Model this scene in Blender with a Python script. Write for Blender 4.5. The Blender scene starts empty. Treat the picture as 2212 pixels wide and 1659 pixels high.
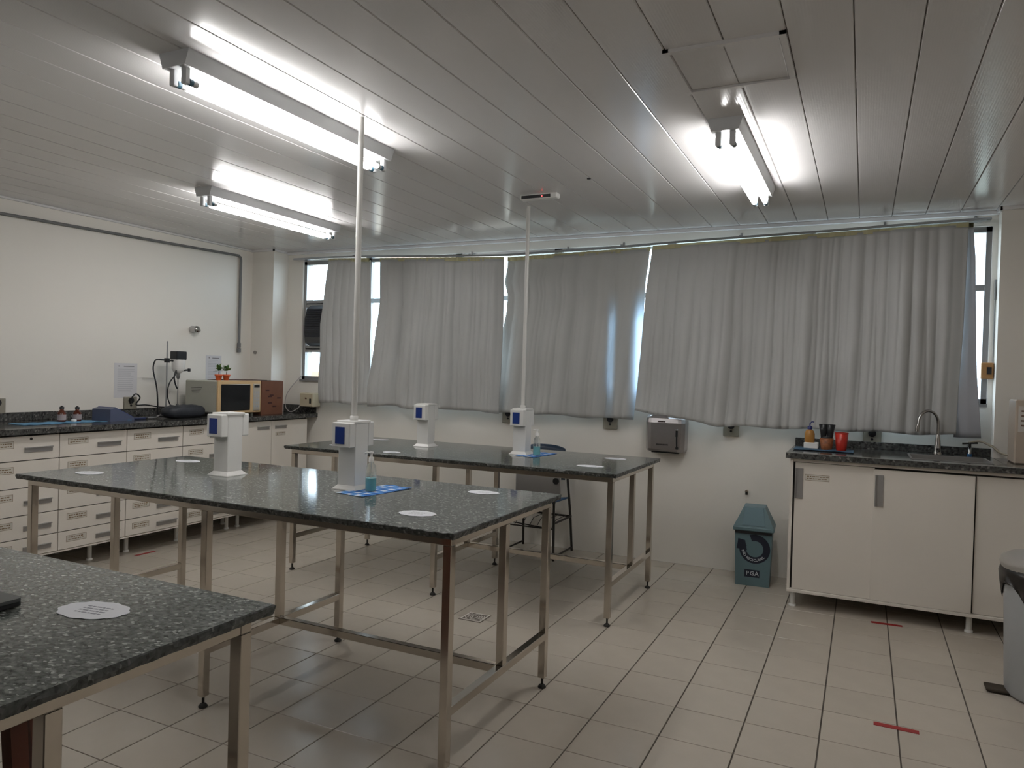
import bpy, bmesh, math, random
from mathutils import Vector, Matrix
random.seed(7)
C = bpy.context.scene.collection
PI = math.pi
# ------------------------------------------------------------------ camera, world, exposure
def make_camera():
    yaw, pitch, roll, f = .4456, -.0134, .0283, 1591.24
    fw = Vector((-math.sin(yaw)*math.cos(pitch), math.cos(yaw)*math.cos(pitch), math.sin(pitch)))
    r = Vector((math.cos(yaw), math.sin(yaw), 0)); u = r.cross(fw)
    c, s = math.cos(roll), math.sin(roll)
    R = c*r+s*u; U = -s*r+c*u
    cam = bpy.data.cameras.new('camera'); o = bpy.data.objects.new('camera', cam); C.objects.link(o)
    M = Matrix((R, U, -fw)).transposed().to_4x4(); M.translation = Vector((0, 0, 1.5))
    o.matrix_world = M
    cam.sensor_width = 36; cam.lens = f/2212*36; cam.clip_start = .02
    bpy.context.scene.camera = o
make_camera()
sc = bpy.context.scene
sc.view_settings.view_transform = 'Standard'; sc.view_settings.look = 'None'
sc.view_settings.gamma = 1; sc.view_settings.use_curve_mapping = False
sc.view_settings.exposure = 0.0
TUBE = 43          # emission of the fluorescent tubes
w = bpy.data.worlds.new('sky'); sc.world = w; w.use_nodes = True
nt = w.node_tree; bg = nt.nodes['Background']
bg.inputs['Color'].default_value = (.74, .87, 1, 1); bg.inputs['Strength'].default_value = 7

# ------------------------------------------------------------------ materials
def srgb(r, g, b):
    return tuple((x/12.92 if x <= .04045 else ((x+.055)/1.055)**2.4) for x in (r/255, g/255, b/255))
MATS = {}
def mat(name, col, rough=.5, metal=0, var=.04, scale=6, bump=0, bscale=200, coat=0, trans=0, spec=.5,
        emit=0, objvar=0, ior=1.45, sub=0, alpha=1):
    if name in MATS: return MATS[name]
    m = bpy.data.materials.new(name); m.use_nodes = True; n = m.node_tree.nodes; l = m.node_tree.links
    b = n['Principled BSDF']; MATS[name] = m
    tc = n.new('ShaderNodeTexCoord'); nz = n.new('ShaderNodeTexNoise'); nz.inputs['Scale'].default_value = scale
    nz.inputs['Detail'].default_value = 4
    l.new(tc.outputs['Object'], nz.inputs['Vector'])
    hs = n.new('ShaderNodeHueSaturation'); hs.inputs['Color'].default_value = (*col, 1)
    mr = n.new('ShaderNodeMapRange'); mr.inputs['To Min'].default_value = 1-var; mr.inputs['To Max'].default_value = 1+var
    l.new(nz.outputs['Fac'], mr.inputs['Value'])
    if objvar:
        oi = n.new('ShaderNodeObjectInfo'); m2 = n.new('ShaderNodeMapRange')
        m2.inputs['To Min'].default_value = 1-objvar; m2.inputs['To Max'].default_value = 1+objvar
        l.new(oi.outputs['Random'], m2.inputs['Value']); mu = n.new('ShaderNodeMath'); mu.operation = 'MULTIPLY'
        l.new(mr.outputs[0], mu.inputs[0]); l.new(m2.outputs[0], mu.inputs[1]); l.new(mu.outputs[0], hs.inputs['Value'])
    else: l.new(mr.outputs[0], hs.inputs['Value'])
    l.new(hs.outputs[0], b.inputs['Base Color'])
    b.inputs['Roughness'].default_value = rough; b.inputs['Metallic'].default_value = metal
    b.inputs['Specular IOR Level'].default_value = spec
    b.inputs['Coat Weight'].default_value = coat; b.inputs['Coat Roughness'].default_value = .04
    b.inputs['Transmission Weight'].default_value = trans; b.inputs['IOR'].default_value = ior
    b.inputs['Alpha'].default_value = alpha
    if emit:
        b.inputs['Emission Color'].default_value = (*col, 1); b.inputs['Emission Strength'].default_value = emit
    if bump:
        n2 = n.new('ShaderNodeTexNoise'); n2.inputs['Scale'].default_value = bscale; l.new(tc.outputs['Object'], n2.inputs['Vector'])
        bp = n.new('ShaderNodeBump'); bp.inputs['Strength'].default_value = bump; bp.inputs['Distance'].default_value = .002
        l.new(n2.outputs['Fac'], bp.inputs['Height']); l.new(bp.outputs[0], b.inputs['Normal'])
    return m
def granite(name, base, dark, light, sc_=1.0, rough=.09):
    m = bpy.data.materials.new(name); m.use_nodes = True; n = m.node_tree.nodes; l = m.node_tree.links
    b = n['Principled BSDF']; tc = n.new('ShaderNodeTexCoord')
    mp = n.new('ShaderNodeMapping'); mp.inputs['Scale'].default_value = (1, 1.5, 1); l.new(tc.outputs['Object'], mp.inputs[0])
    v = n.new('ShaderNodeTexVoronoi'); v.inputs['Scale'].default_value = 105*sc_; l.new(mp.outputs[0], v.inputs['Vector'])
    r = n.new('ShaderNodeValToRGB'); l.new(v.outputs['Color'], r.inputs[0])
    e = r.color_ramp.elements; e[0].position = 0; e[0].color = (*dark, 1); e[1].position = 1; e[1].color = (*light, 1)
    for p, c in ((.3, dark), (.42, base), (.78, base), (.88, light)):
        q = e.new(p); q.color = (*c, 1)
    nz = n.new('ShaderNodeTexNoise'); nz.inputs['Scale'].default_value = 45*sc_; nz.inputs['Detail'].default_value = 6; l.new(mp.outputs[0], nz.inputs['Vector'])
    r2 = n.new('ShaderNodeValToRGB'); l.new(nz.outputs['Fac'], r2.inputs[0])
    r2.color_ramp.elements[0].position = .35; r2.color_ramp.elements[0].color = (*dark, 1)
    r2.color_ramp.elements[1].position = .65; r2.color_ramp.elements[1].color = (*light, 1)
    mx = n.new('ShaderNodeMix'); mx.data_type = 'RGBA'; mx.inputs[0].default_value = .25
    l.new(r.outputs[0], mx.inputs[6]); l.new(r2.outputs[0], mx.inputs[7]); l.new(mx.outputs[2], b.inputs['Base Color'])
    b.inputs['Roughness'].default_value = rough; b.inputs['IOR'].default_value = 1.45; b.inputs['Specular IOR Level'].default_value = .36
    MATS[name] = m; return m
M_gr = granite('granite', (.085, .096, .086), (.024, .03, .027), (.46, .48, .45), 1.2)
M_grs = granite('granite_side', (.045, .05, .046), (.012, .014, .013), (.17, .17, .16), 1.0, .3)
M_gr2 = granite('dark_granite', (.06, .062, .06), (.018, .018, .018), (.2, .19, .175), .8, .12)
def ribbed():
    m = bpy.data.materials.new('pvc_plank'); m.use_nodes = True; n = m.node_tree.nodes; l = m.node_tree.links
    b = n['Principled BSDF']; tc = n.new('ShaderNodeTexCoord')
    b.inputs['Base Color'].default_value = (.74, .725, .72, 1); b.inputs['Roughness'].default_value = .17
    b.inputs['Specular IOR Level'].default_value = .55
    sp = n.new('ShaderNodeSeparateXYZ'); l.new(tc.outputs['Object'], sp.inputs[0])
    def M(op, a, bb):
        k = n.new('ShaderNodeMath'); k.operation = op
        for i, q in enumerate((a, bb)):
            if isinstance(q, (int, float)): k.inputs[i].default_value = q
            elif q is not None: l.new(q, k.inputs[i])
        return k.outputs[0]
    s = M('SINE', M('MULTIPLY', sp.outputs['X'], 2*PI/.0106), None)
    nz = n.new('ShaderNodeTexNoise'); nz.inputs['Scale'].default_value = 3; l.new(tc.outputs['Object'], nz.inputs['Vector'])
    h = M('ADD', M('MULTIPLY', s, .5), M('MULTIPLY', nz.outputs['Fac'], 3.0))
    bp = n.new('ShaderNodeBump'); bp.inputs['Strength'].default_value = .16; bp.inputs['Distance'].default_value = .0006
    l.new(h, bp.inputs['Height']); l.new(bp.outputs[0], b.inputs['Normal'])
    MATS['pvc'] = m; return m
M_pvc = ribbed()
M_wall = mat('wall_paint', (.79, .755, .69), .6, var=.025, scale=1.3, bump=.15, bscale=60)
M_tile = mat('floor_tile', (.50, .45, .38), .22, var=.05, scale=9, objvar=.035, bump=.06, bscale=25, spec=.4)
M_grout = mat('grout', (.11, .095, .08), .9)
M_steel = mat('stainless_steel', (.60, .55, .49), .13, 1, var=.05, scale=20)
M_brush = mat('brushed_steel', (.42, .40, .40), .33, 1, var=.06, scale=30)
M_lam = mat('white_laminate', (.76, .71, .64), .38, var=.02, scale=3)
M_alu = mat('aluminium', (.33, .33, .33), .4, .85)
M_alud = mat('handle_aluminium', (.38, .37, .36), .42, .6)
M_black = mat('black_plastic', (.012, .013, .015), .35)
M_rubber = mat('dark_rubber', (.02, .018, .016), .6)
M_white = mat('white_metal', (.80, .79, .76), .35)
M_blue = mat('blue_panel', (.01, .035, .20), .3)
M_paper = mat('paper', (.78, .79, .82), .8)
M_ink = mat('ink', (.30, .31, .34), .8)
M_pvcpipe = mat('white_pipe', (.68, .67, .64), .3)
M_lampbody = mat('lamp_body', (.62, .63, .64), .4)
M_glass = mat('window_glass', (1, 1, 1), 0, trans=1, ior=1.01, var=0, spec=0)
_n = M_glass.node_tree.nodes; _l = M_glass.node_tree.links
_t = _n.new('ShaderNodeBsdfTransparent'); _t.inputs[0].default_value = (.93, .96, .97, 1); _g = _n.new('ShaderNodeBsdfGlossy'); _g.inputs['Roughness'].default_value = .02
_x = _n.new('ShaderNodeMixShader'); _x.inputs[0].default_value = .06
_l.new(_t.outputs[0], _x.inputs[1]); _l.new(_g.outputs[0], _x.inputs[2]); _l.new(_x.outputs[0], _n['Material Output'].inputs[0])
M_beige = mat('beige_plastic', (.52, .46, .33), .45)
M_gap = mat('cabinet_gap', (.05, .045, .04), .8)

# ------------------------------------------------------------------ mesh builder
class MB:
    def __init__(s): s.v = []; s.f = []; s.m = []; s.sm = []
    def add(s, vs, fs, mi=0, smooth=False):
        o = len(s.v); s.v += [tuple(v) for v in vs]
        for f in fs: s.f.append([i+o for i in f]); s.m.append(mi); s.sm.append(smooth)
        return s
    def box(s, x0, x1, y0, y1, z0, z1, mi=0, bev=0):
        if bev:
            e = bev; pts = []
            for z, k in ((z0, e), (z0+e, 0), (z1-e, 0), (z1, e)):
                xs = (x0+k, x1-k); ys = (y0+k, y1-k)
                g = e if k == 0 else 0
                ring = [(x0+k+g, y0+k), (x1-k-g, y0+k), (x1-k, y0+k+g), (x1-k, y1-k-g), (x1-k-g, y1-k), (x0+k+g, y1-k), (x0+k, y1-k-g), (x0+k, y0+k+g)]
                pts += [(a, b, z) for a, b in ring]
            fs = [list(range(7, -1, -1)), list(range(24, 32))]
            for r in range(3):
                for i in range(8):
                    j = (i+1) % 8; fs.append([r*8+i, r*8+j, r*8+8+j, r*8+8+i])
            return s.add(pts, fs, mi)
        v = [(x0, y0, z0), (x1, y0, z0), (x1, y1, z0), (x0, y1, z0), (x0, y0, z1), (x1, y0, z1), (x1, y1, z1), (x0, y1, z1)]
        return s.add(v, [[3, 2, 1, 0], [4, 5, 6, 7], [0, 1, 5, 4], [1, 2, 6, 5], [2, 3, 7, 6], [3, 0, 4, 7]], mi)
    def frustum(s, cx, cy, z0, z1, a0, b0, a1, b1, mi=0, dx=0, dy=0):
        v = [(cx-a0, cy-b0, z0), (cx+a0, cy-b0, z0), (cx+a0, cy+b0, z0), (cx-a0, cy+b0, z0)]
        v += [(cx+dx-a1, cy+dy-b1, z1), (cx+dx+a1, cy+dy-b1, z1), (cx+dx+a1, cy+dy+b1, z1), (cx+dx-a1, cy+dy+b1, z1)]
        return s.add(v, [[3, 2, 1, 0], [4, 5, 6, 7], [0, 1, 5, 4], [1, 2, 6, 5], [2, 3, 7, 6], [3, 0, 4, 7]], mi)
    def lathe(s, cx, cy, prof, n=20, mi=0, cap=True, smooth=True):
        vs = [(cx+r*math.cos(2*PI*i/n), cy+r*math.sin(2*PI*i/n), z) for r, z in prof for i in range(n)]
        fs = [[k*n+i, k*n+(i+1) % n, (k+1)*n+(i+1) % n, (k+1)*n+i] for k in range(len(prof)-1) for i in range(n)]
        s.add(vs, fs, mi, smooth)
        if cap:
            s.add(vs[:n], [list(range(n-1, -1, -1))], mi); s.add(vs[-n:], [list(range(n))], mi)
        return s
    def tube(s, pts, r, n=8, mi=0, cap=True):
        pts = [Vector(p) for p in pts]; vs = []
        up = Vector((0, 0, 1)); prev = None
        for i, p in enumerate(pts):
            d = (pts[min(i+1, len(pts)-1)]-pts[max(i-1, 0)]).normalized()
            a = d.cross(up if abs(d.z) < .9 else Vector((1, 0, 0))) if prev is None else prev-d*prev.dot(d)
            a.normalize(); prev = a; b = d.cross(a)
            rr = r[i] if isinstance(r, (list, tuple)) else r
            for k in range(n):
                t = 2*PI*k/n; vs.append(p+(a*math.cos(t)+b*math.sin(t))*rr)
        fs = [[k*n+i, k*n+(i+1) % n, (k+1)*n+(i+1) % n, (k+1)*n+i] for k in range(len(pts)-1) for i in range(n)]
        s.add(vs, fs, mi, True)
        if cap:
            s.add(vs[:n], [list(range(n-1, -1, -1))], mi); s.add(vs[-n:], [list(range(n))], mi)
        return s
    def plate(s, outline, z0, z1, mi=0, axis='z'):
        n = len(outline)
        f = {'z': lambda a, b, c: (a, b, c), 'y': lambda a, b, c: (a, c, b), 'x': lambda a, b, c: (c, a, b)}[axis]
        vs = [f(a, b, z0) for a, b in outline]+[f(a, b, z1) for a, b in outline]
        s.add(vs, [list(range(n-1, -1, -1)), list(range(n, 2*n))]+[[i, (i+1) % n, n+(i+1) % n, n+i] for i in range(n)], mi)
        return s
    def build(s, name, mats, parent=None, recalc=True):
        me = bpy.data.meshes.new(name); me.from_pydata(s.v, [], s.f)
        mats = mats if isinstance(mats, (list, tuple)) else [mats]
        for m in mats: me.materials.append(m)
        for p, mi, sm in zip(me.polygons, s.m, s.sm): p.material_index = mi; p.use_smooth = sm
        me.validate()
        if recalc:
            bm = bmesh.new(); bm.from_mesh(me); bmesh.ops.recalc_face_normals(bm, faces=bm.faces); bm.to_mesh(me); bm.free()
        o = bpy.data.objects.new(name, me); C.objects.link(o)
        if parent is not None: o.parent = parent
        return o
def tag(o, label=None, cat=None, group=None, kind=None):
    if label: o['label'] = label
    if cat: o['category'] = cat
    if group: o['group'] = group
    if kind: o['kind'] = kind
    return o
def empty(name, loc, label, cat, group=None):
    o = bpy.data.objects.new(name, None); C.objects.link(o); o.location = loc; o.empty_display_size = .1
    return tag(o, label, cat, group)
def copy_tree(o, parent=None):
    c = o.copy(); C.objects.link(c); c.parent = parent
    for ch in [q for q in bpy.data.objects if q.parent == o]: copy_tree(ch, c)
    return c
def copy_mesh_obj(o, name, parent, loc):
    c = bpy.data.objects.new(name, o.data); C.objects.link(c); c.parent = parent; c.location = loc; return c
def round_rect(x0, x1, y0, y1, r, n=5):
    out = []
    for cx, cy, a in ((x1-r, y0+r, -90), (x1-r, y1-r, 0), (x0+r, y1-r, 90), (x0+r, y0+r, 180)):
        for i in range(n+1):
            t = math.radians(a+90*i/n); out.append((cx+r*math.cos(t), cy+r*math.sin(t)))
    return out
def interp(tab, t):
    if t >= tab[0][0]: return tab[0][1]
    for (a, x), (b, y) in zip(tab, tab[1:]):
        if b <= t <= a: return x+(y-x)*(a-t)/(a-b)
    return tab[-1][1]

# ------------------------------------------------------------------ room shell
XL, XR, YB, YF, H = -5.79, 2.9, 5.98, -4.5, 2.71
WX0, WX1, WZ0, WZ1 = -5.30, .765, 1.385, 2.61
fl = MB().box(XL-.1, XR+.1, YF-.1, YB+.1, -.2, -.005).build('floor', M_grout); tag(fl, kind='structure')
TS, GX, GY = .304, -1.0365, 3.0568
cands = []
i0 = math.floor((XL-GX)/TS); i1 = math.ceil((XR-GX)/TS); j0 = math.floor((-.2-GY)/TS); j1 = math.ceil((YB-GY)/TS)
camf = Vector((-math.sin(.4456), math.cos(.4456)))
for i in range(i0, i1):
    for j in range(j0, j1):
        x, y = GX+i*TS, GY+j*TS; cx, cy = x+TS/2, y+TS/2
        d = Vector((cx, cy)); depth = d.dot(camf); side = abs(d.x*camf.y-d.y*camf.x)
        if depth < 1.3 or side > depth*.72+.35: cands.append((1e9, x, y)); continue
        if x < XL+.5 and False: continue
        cands.append((d.length, x, y))
cands.sort()
g = .003; h_g = .0019
tile0 = None; stuff = MB()
for k, (dd, x, y) in enumerate(cands):
    x1 = min(x+TS, XR); y1 = min(y+TS, YB); x0 = max(x, XL)
    if x0 >= x1-.02 or y >= y1-.02: continue
    full = (x1-x > TS-.001 and y1-y > TS-.001 and x0 == x)
    if k < 300 and dd < 1e8:
        if full:
            if tile0 is None:
                tile0 = MB().box(g, TS-g, h_g, TS-h_g, -.007, 0, bev=.0012).build('tile', M_tile, fl); tile0.location = (x, y, 0)
            else: copy_mesh_obj(tile0, 'tile', fl, (x, y, 0))
        else: MB().box(g, x1-x0-g, h_g, y1-y-h_g, -.007, 0, bev=.0012).build('tile', M_tile, fl).location = (x0, y, 0)
    else: stuff.box(x0+g, x1-g, y+h_g, y1-h_g, -.007, 0)
o = stuff.build('outer_tiles', M_tile, fl); tag(o, kind='stuff')

# walls
wl = MB().box(XL-.15, XL, YF, YB+.15, 0, H).build('wall_left', M_wall); tag(wl, kind='structure')
wr = MB().box(XR, XR+.15, YF, YB+.15, 0, H).build('wall_right', M_wall); tag(wr, kind='structure')
wf = MB().box(XL, XR, YF-.15, YF, 0, H).build('wall_front', M_wall); tag(wf, kind='structure')
b = MB(); Y2 = YB+.16
b.box(XL, XR, YB, Y2, 0, WZ0).box(XL, XR, YB, Y2, WZ1, H).box(XL, WX0, YB, Y2, WZ0, WZ1).box(WX1, XR, YB, Y2, WZ0, WZ1)
wb = b.build('wall_back', M_wall); tag(wb, kind='structure')
o = MB().box(XL, -5.5, 5.765, YB, 0, H).build('wall_corner_left', M_wall); tag(o, kind='structure')
o = MB().box(.797, 2.0, 5.86, YB, 0, H).build('wall_corner_right', M_wall); tag(o, kind='structure')
# ceiling
ce = MB().box(XL-.1, XR+.1, YF-.1, YB+.16, H+.008, H+.12).build('ceiling', M_grout); tag(ce, kind='structure')
PW = .2115; px0 = -.068-27*PW; p0 = None; x = px0
while x < XR:
    x1 = x+PW; a, bb = max(x, XL), min(x1, XR)
    if bb-a > .01:
        def plank(wd):
            # bottom face between small v grooves
            prof = [(0, .012), (.0015, .004), (.0045, 0), (wd-.0045, 0), (wd-.0015, .004), (wd, .012)]
            L0, L1 = YF, YB; vs = [(px, L0, pz) for px, pz in prof]+[(px, L1, pz) for px, pz in prof]; n = len(prof)
            return MB().add(vs, [[i, i+1, n+i+1, n+i] for i in range(n-1)]+[[0, n, 2*n-1, n-1], list(range(n)), list(range(n, 2*n))][:1])
        if p0 is not None and abs(bb-a-PW) < .001: copy_mesh_obj(p0, 'ceiling_plank', ce, (a, 0, H))
        else:
            o = plank(bb-a).build('ceiling_plank', M_pvc, ce); o.location = (a, 0, H)
            if abs(bb-a-PW) < .001: p0 = o
    x = x1
t = MB().box(-5.5, .797, YB-.03, YB, H-.03, H, bev=.004).build('trim_1', M_pvc); tag(t, kind='structure')
t = MB().box(XL, XL+.025, YF, 5.765, H-.018, H, bev=.004).build('trim_2', M_pvc); tag(t, kind='structure')
t = MB().box(XL, -5.5+.012, 5.745, 5.765, H-.018, H).box(-5.5, -5.488, 5.745, YB, H-.018, H).build('trim_3', M_pvc); tag(t, kind='structure')
t = MB().box(.785, 2.0, 5.835, 5.86, H-.022, H).box(.78, .797, 5.835, YB, H-.022, H).build('trim_4', M_pvc); tag(t, kind='structure')

# ------------------------------------------------------------------ windows
def window(n, x0, x1, rails, gl):
    y0, y1 = 6.0, 6.045
    b = MB(); t = .035
    b.box(x0, x1, y0, y1, WZ0, WZ0+t).box(x0, x1, y0, y1, WZ1-t, WZ1).box(x0, x0+t, y0, y1, WZ0, WZ1).box(x1-t, x1, y0, y1, WZ0, WZ1)
    for z in rails: b.box(x0+t, x1-t, y0+.003, y1-.003, z-.02, z+.02)
    f = b.build('window_%d' % n, M_alu); tag(f, kind='structure')
    for z0, z1 in gl: MB().box(x0+t, x1-t, y0+.02, y0+.024, z0, z1).build('pane', M_glass, f)
    return f
xs = [WX0, -4.48, -3.45, -2.45, -1.45, -.4, WX1]
window(1, xs[0], xs[1], [2.185, 2.155, 1.715, 1.69], [(2.205, WZ1-.035), (WZ0+.035, 1.67)])
for k in range(1, 6): window(k+1, xs[k], xs[k+1], [2.19], [(2.21, WZ1-.035), (WZ0+.035, 2.17)])
s_ = MB().box(WX0, WX1, YB-.02, 6.0, WZ0-.02, WZ0+.002).build('trim_5', M_alu); tag(s_, kind='structure')

# air conditioner in the left bay
ac = empty('air_conditioner', (-4.94, 6.0, 1.73), 'dark window air conditioner in left window bay, half hidden by curtain', 'air conditioner')
MB().box(-.25, .25, -.02, .28, 0, .42, bev=.01).build('housing', mat('ac_case', (.09, .09, .09), .5), ac)
b = MB(); prof = [(-.02, .42), (-.075, .38), (-.105, .28), (-.11, .14), (-.095, .04), (-.02, 0)]
b.add([(-.25, y, z) for y, z in prof]+[(.25, y, z) for y, z in prof], [[i, i+1, 7+i, 6+i] for i in range(5)]+[list(range(6)), list(range(6, 12)), [0, 6, 11, 5]])
gr = b.build('front_grille', mat('ac_front', (.022, .024, .032), .45), ac)
for k in range(11):
    z = .13+k*.024; y = -.112+.0*k + (max(0, z-.28)*.3)
    MB().box(-.235, .235, y-.004, y+.006, z, z+.006).build('slat', M_black, gr)
MB().box(-.23, -.02, -.118, -.1, .03, .09).build('control_panel', mat('ac_panel', (.05, .05, .05), .4), ac)

# ------------------------------------------------------------------ far outside
gnd = MB().box(-80, 60, 9, 120, -6.2, -6).build('floor_ground', mat('outside_ground', (.2, .2, .16), .9)); tag(gnd, kind='structure')
hs = empty('neighbour_house', (-27, 34, -6), 'terracotta roofed pale building outside, seen low in the pane under the air conditioner', 'building')
MB().box(-9, 9, -4, 4, 0, 5.6).build('wall', mat('house_wall', (.6, .5, .4), .8), hs)
b = MB(); b.add([(-9.6, -4.6, 5.6), (9.6, -4.6, 5.6), (9.6, 4.6, 5.6), (-9.6, 4.6, 5.6), (-7, 0, 7.35), (7, 0, 7.35)],
                [[0, 1, 5, 4], [1, 2, 5], [2, 3, 4, 5], [3, 0, 4], [3, 2, 1, 0]])
b.build('roof', mat('roof_tiles', (.55, .24, .1), .8), hs)

# ------------------------------------------------------------------ fluorescent lights
M_tube = mat('lit_tube', (1, .985, .97), .3, emit=TUBE, var=0)
M_tubeend = mat('tube_end', (.5, .5, .5), .4)
M_cap = mat('tube_cap_blue', (.05, .12, .17), .4)
def batten(x, y, L, label):
    r = empty('fluorescent_light', (x, y, H), label, 'ceiling light')
    b = MB()      # trough: wide at the ceiling, narrow below
    pr = [(-.08, 0), (-.078, -.012), (-.062, -.06), (.062, -.06), (.078, -.012), (.08, 0)]
    b.add([(p, 0, z) for p, z in pr]+[(p, L, z) for p, z in pr], [[i, (i+1) % 6, 6+(i+1) % 6, 6+i] for i in range(6)]+[list(range(6)), list(range(6, 12))])
    b.build('housing', M_lampbody, r)
    for xx in (-.032, .032):
        for yy in (.03, L-.03):
            s = 1 if yy < L/2 else -1
            sk = MB().box(xx-.013, xx+.013, yy-.012, yy+.012, -.122, -.056, bev=.003).build('socket', M_lampbody, r)
            MB().tube([(xx, yy+s*.012, -.108), (xx, yy+s*.03, -.108)], .0145, 10).build('tube_cap', M_cap, sk)
        tb = MB().tube([(xx, .085, -.108), (xx, L-.085, -.108)], .013, 12).build('tube', M_tube, r)
        for ya, yb_ in ((.06, .085), (L-.085, L-.06)): MB().tube([(xx, ya, -.108), (xx, yb_, -.108)], .0128, 12).build('tube_end', M_tubeend, tb)
    return r
batten(-2.44, 2.0, 1.36, 'twin tube fluorescent light nearest camera, crossing behind the tall white pole')
batten(-4.08, 3.6, 1.36, 'twin tube fluorescent light nearest the left wall')
batten(-.615, 3.48, 1.36, 'twin tube fluorescent light beyond the ceiling hatch')

batten(-4.08, .1, 1.36, 'added unseen fill light outside the frame at left, shaped as twin tubes')  # unseen fixture added to raise the general light level
batten(1.21, .3, 1.36, 'added unseen fill light at right beside the camera, shaped as twin tubes')  # also added out of view, to brighten the right side of the room
# emergency light, hatch, ceiling dot
r = empty('emergency_light', (-2.0, 4.535, H), 'small white emergency light with red LED on ceiling', 'emergency light')
MB().box(-.135, .135, -.03, .03, -.035, 0, bev=.006).build('case', M_white, r)
MB().box(-.12, .09, -.033, -.028, -.03, -.01).build('dark_diffuser', M_black, r)
MB().lathe(.03, -.034, [(.004, -.024), (.004, -.018)], 8).build('indicator', mat('red_led', (1, .05, .05), .3, emit=6), r)
r = empty('access_hatch', (-.495, 2.905, H), 'square raised-frame access hatch in ceiling right of centre', 'ceiling hatch')
hx, hy, t = .215, .215, .022
fr = MB().box(-hx, hx, -hy, -hy+t, -.014, .002).box(-hx, hx, hy-t, hy, -.014, .002).box(-hx, -hx+t, -hy, hy, -.0135, .002).box(hx-t, hx, -hy, hy, -.0135, .002)
fr.build('frame', M_pvc, r)
for a in (-1, 0):
    MB().box(a*.19+.002, a*.19+.188, -.19, .19, -.005, .002, bev=.001).build('hatch_panel', M_pvc, r)
tag(MB().tube([(-1.556, 4.265, H-.006), (-1.556, 4.265, H)], .012, 10).build('ceiling_plug', M_black), 'tiny black round plug in ceiling planks right of emergency light', 'plug')

# ------------------------------------------------------------------ granite topped steel tables
def seg(b, x0, x1, y0, y1, z0, z1): b.box(x0, x1, y0, y1, z0, z1, bev=.002)
T = .926; TX0, TX1 = -3.85, -1.30; TW = 1.04; S = .0175
def table(y0, label, dx=0):
    cx, cy = (TX0+TX1)/2+dx, y0+TW/2
    r = empty('lab_table', (cx, cy, 0), label, 'table', 'granite topped steel lab tables')
    a, c = (TX1-TX0)/2, TW/2
    # rough edged slab
    b = MB(); n = 0; ring = []
    def edge(p, q, k):
        for i in range(k): t_ = i/k; ring.append((p[0]+(q[0]-p[0])*t_, p[1]+(q[1]-p[1])*t_))
    edge((-a, -c), (a, -c), 120); edge((a, -c), (a, c), 50); edge((a, c), (-a, c), 120); edge((-a, c), (-a, -c), 50)
    n = len(ring); vs = []
    for z, k, j in ((T-.024, -.004, .002), (T-.012, 0, .003), (T-.003, 0, .002), (T, -.003, 0)):
        for p in ring:
            sx = (a+k)/a; sy = (c+k)/c
            vs.append((p[0]*sx+random.uniform(-j, j), p[1]*sy+random.uniform(-j, j), z+(random.uniform(-j, j)*.4)))
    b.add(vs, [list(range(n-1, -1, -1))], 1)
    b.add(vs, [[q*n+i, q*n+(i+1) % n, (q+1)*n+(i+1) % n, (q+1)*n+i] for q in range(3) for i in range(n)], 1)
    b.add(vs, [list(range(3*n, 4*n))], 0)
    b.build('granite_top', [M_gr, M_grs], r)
    ix, iy = a-.05, c-.06; zt, zb = T-.024, .05
    xs_ = [-ix, .0, ix]
    rb = zt-.034
    # top rails
    for yy in (-iy, iy):
        q = MB(); seg(q, -ix-S, ix+S, yy-S, yy+S, rb, zt); q.build('top_rail', M_steel, r)
    for xx in xs_:
        q = MB(); seg(q, xx-S, xx+S, -iy+S, iy-S, rb, zt); q.build('top_rail', M_steel, r)
        for yy in (-iy, iy):
            q = MB(); seg(q, xx-S, xx+S, yy-S, yy+S, zb, rb); l_ = q.build('leg', M_steel, r)
            MB().lathe(xx, yy, [(.006, .012), (.006, zb)], 10).lathe(xx, yy, [(.019, 0), (.02, .006), (.012, .016), (.006, .018)], 14).build('levelling_foot', M_rubber, l_)
        q = MB(); seg(q, xx-S, xx+S, -S, S, .27, rb); q.build('centre_post', M_steel, r)
        q = MB(); seg(q, xx-S, xx+S, -iy+S, iy-S, .235, .27); q.build('stretcher', M_steel, r)
    for x0, x1 in ((-ix+S, -S), (S, ix-S)):
        q = MB(); seg(q, x0, x1, -S, S, .235, .27); q.build('stretcher', M_steel, r)
    return r
table(.325, 'nearest granite topped steel table, running out of frame at lower left', .03)
table(2.275, 'middle granite topped steel table with two white socket towers')
table(4.185, 'far granite topped steel table in front of the window wall')

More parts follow.
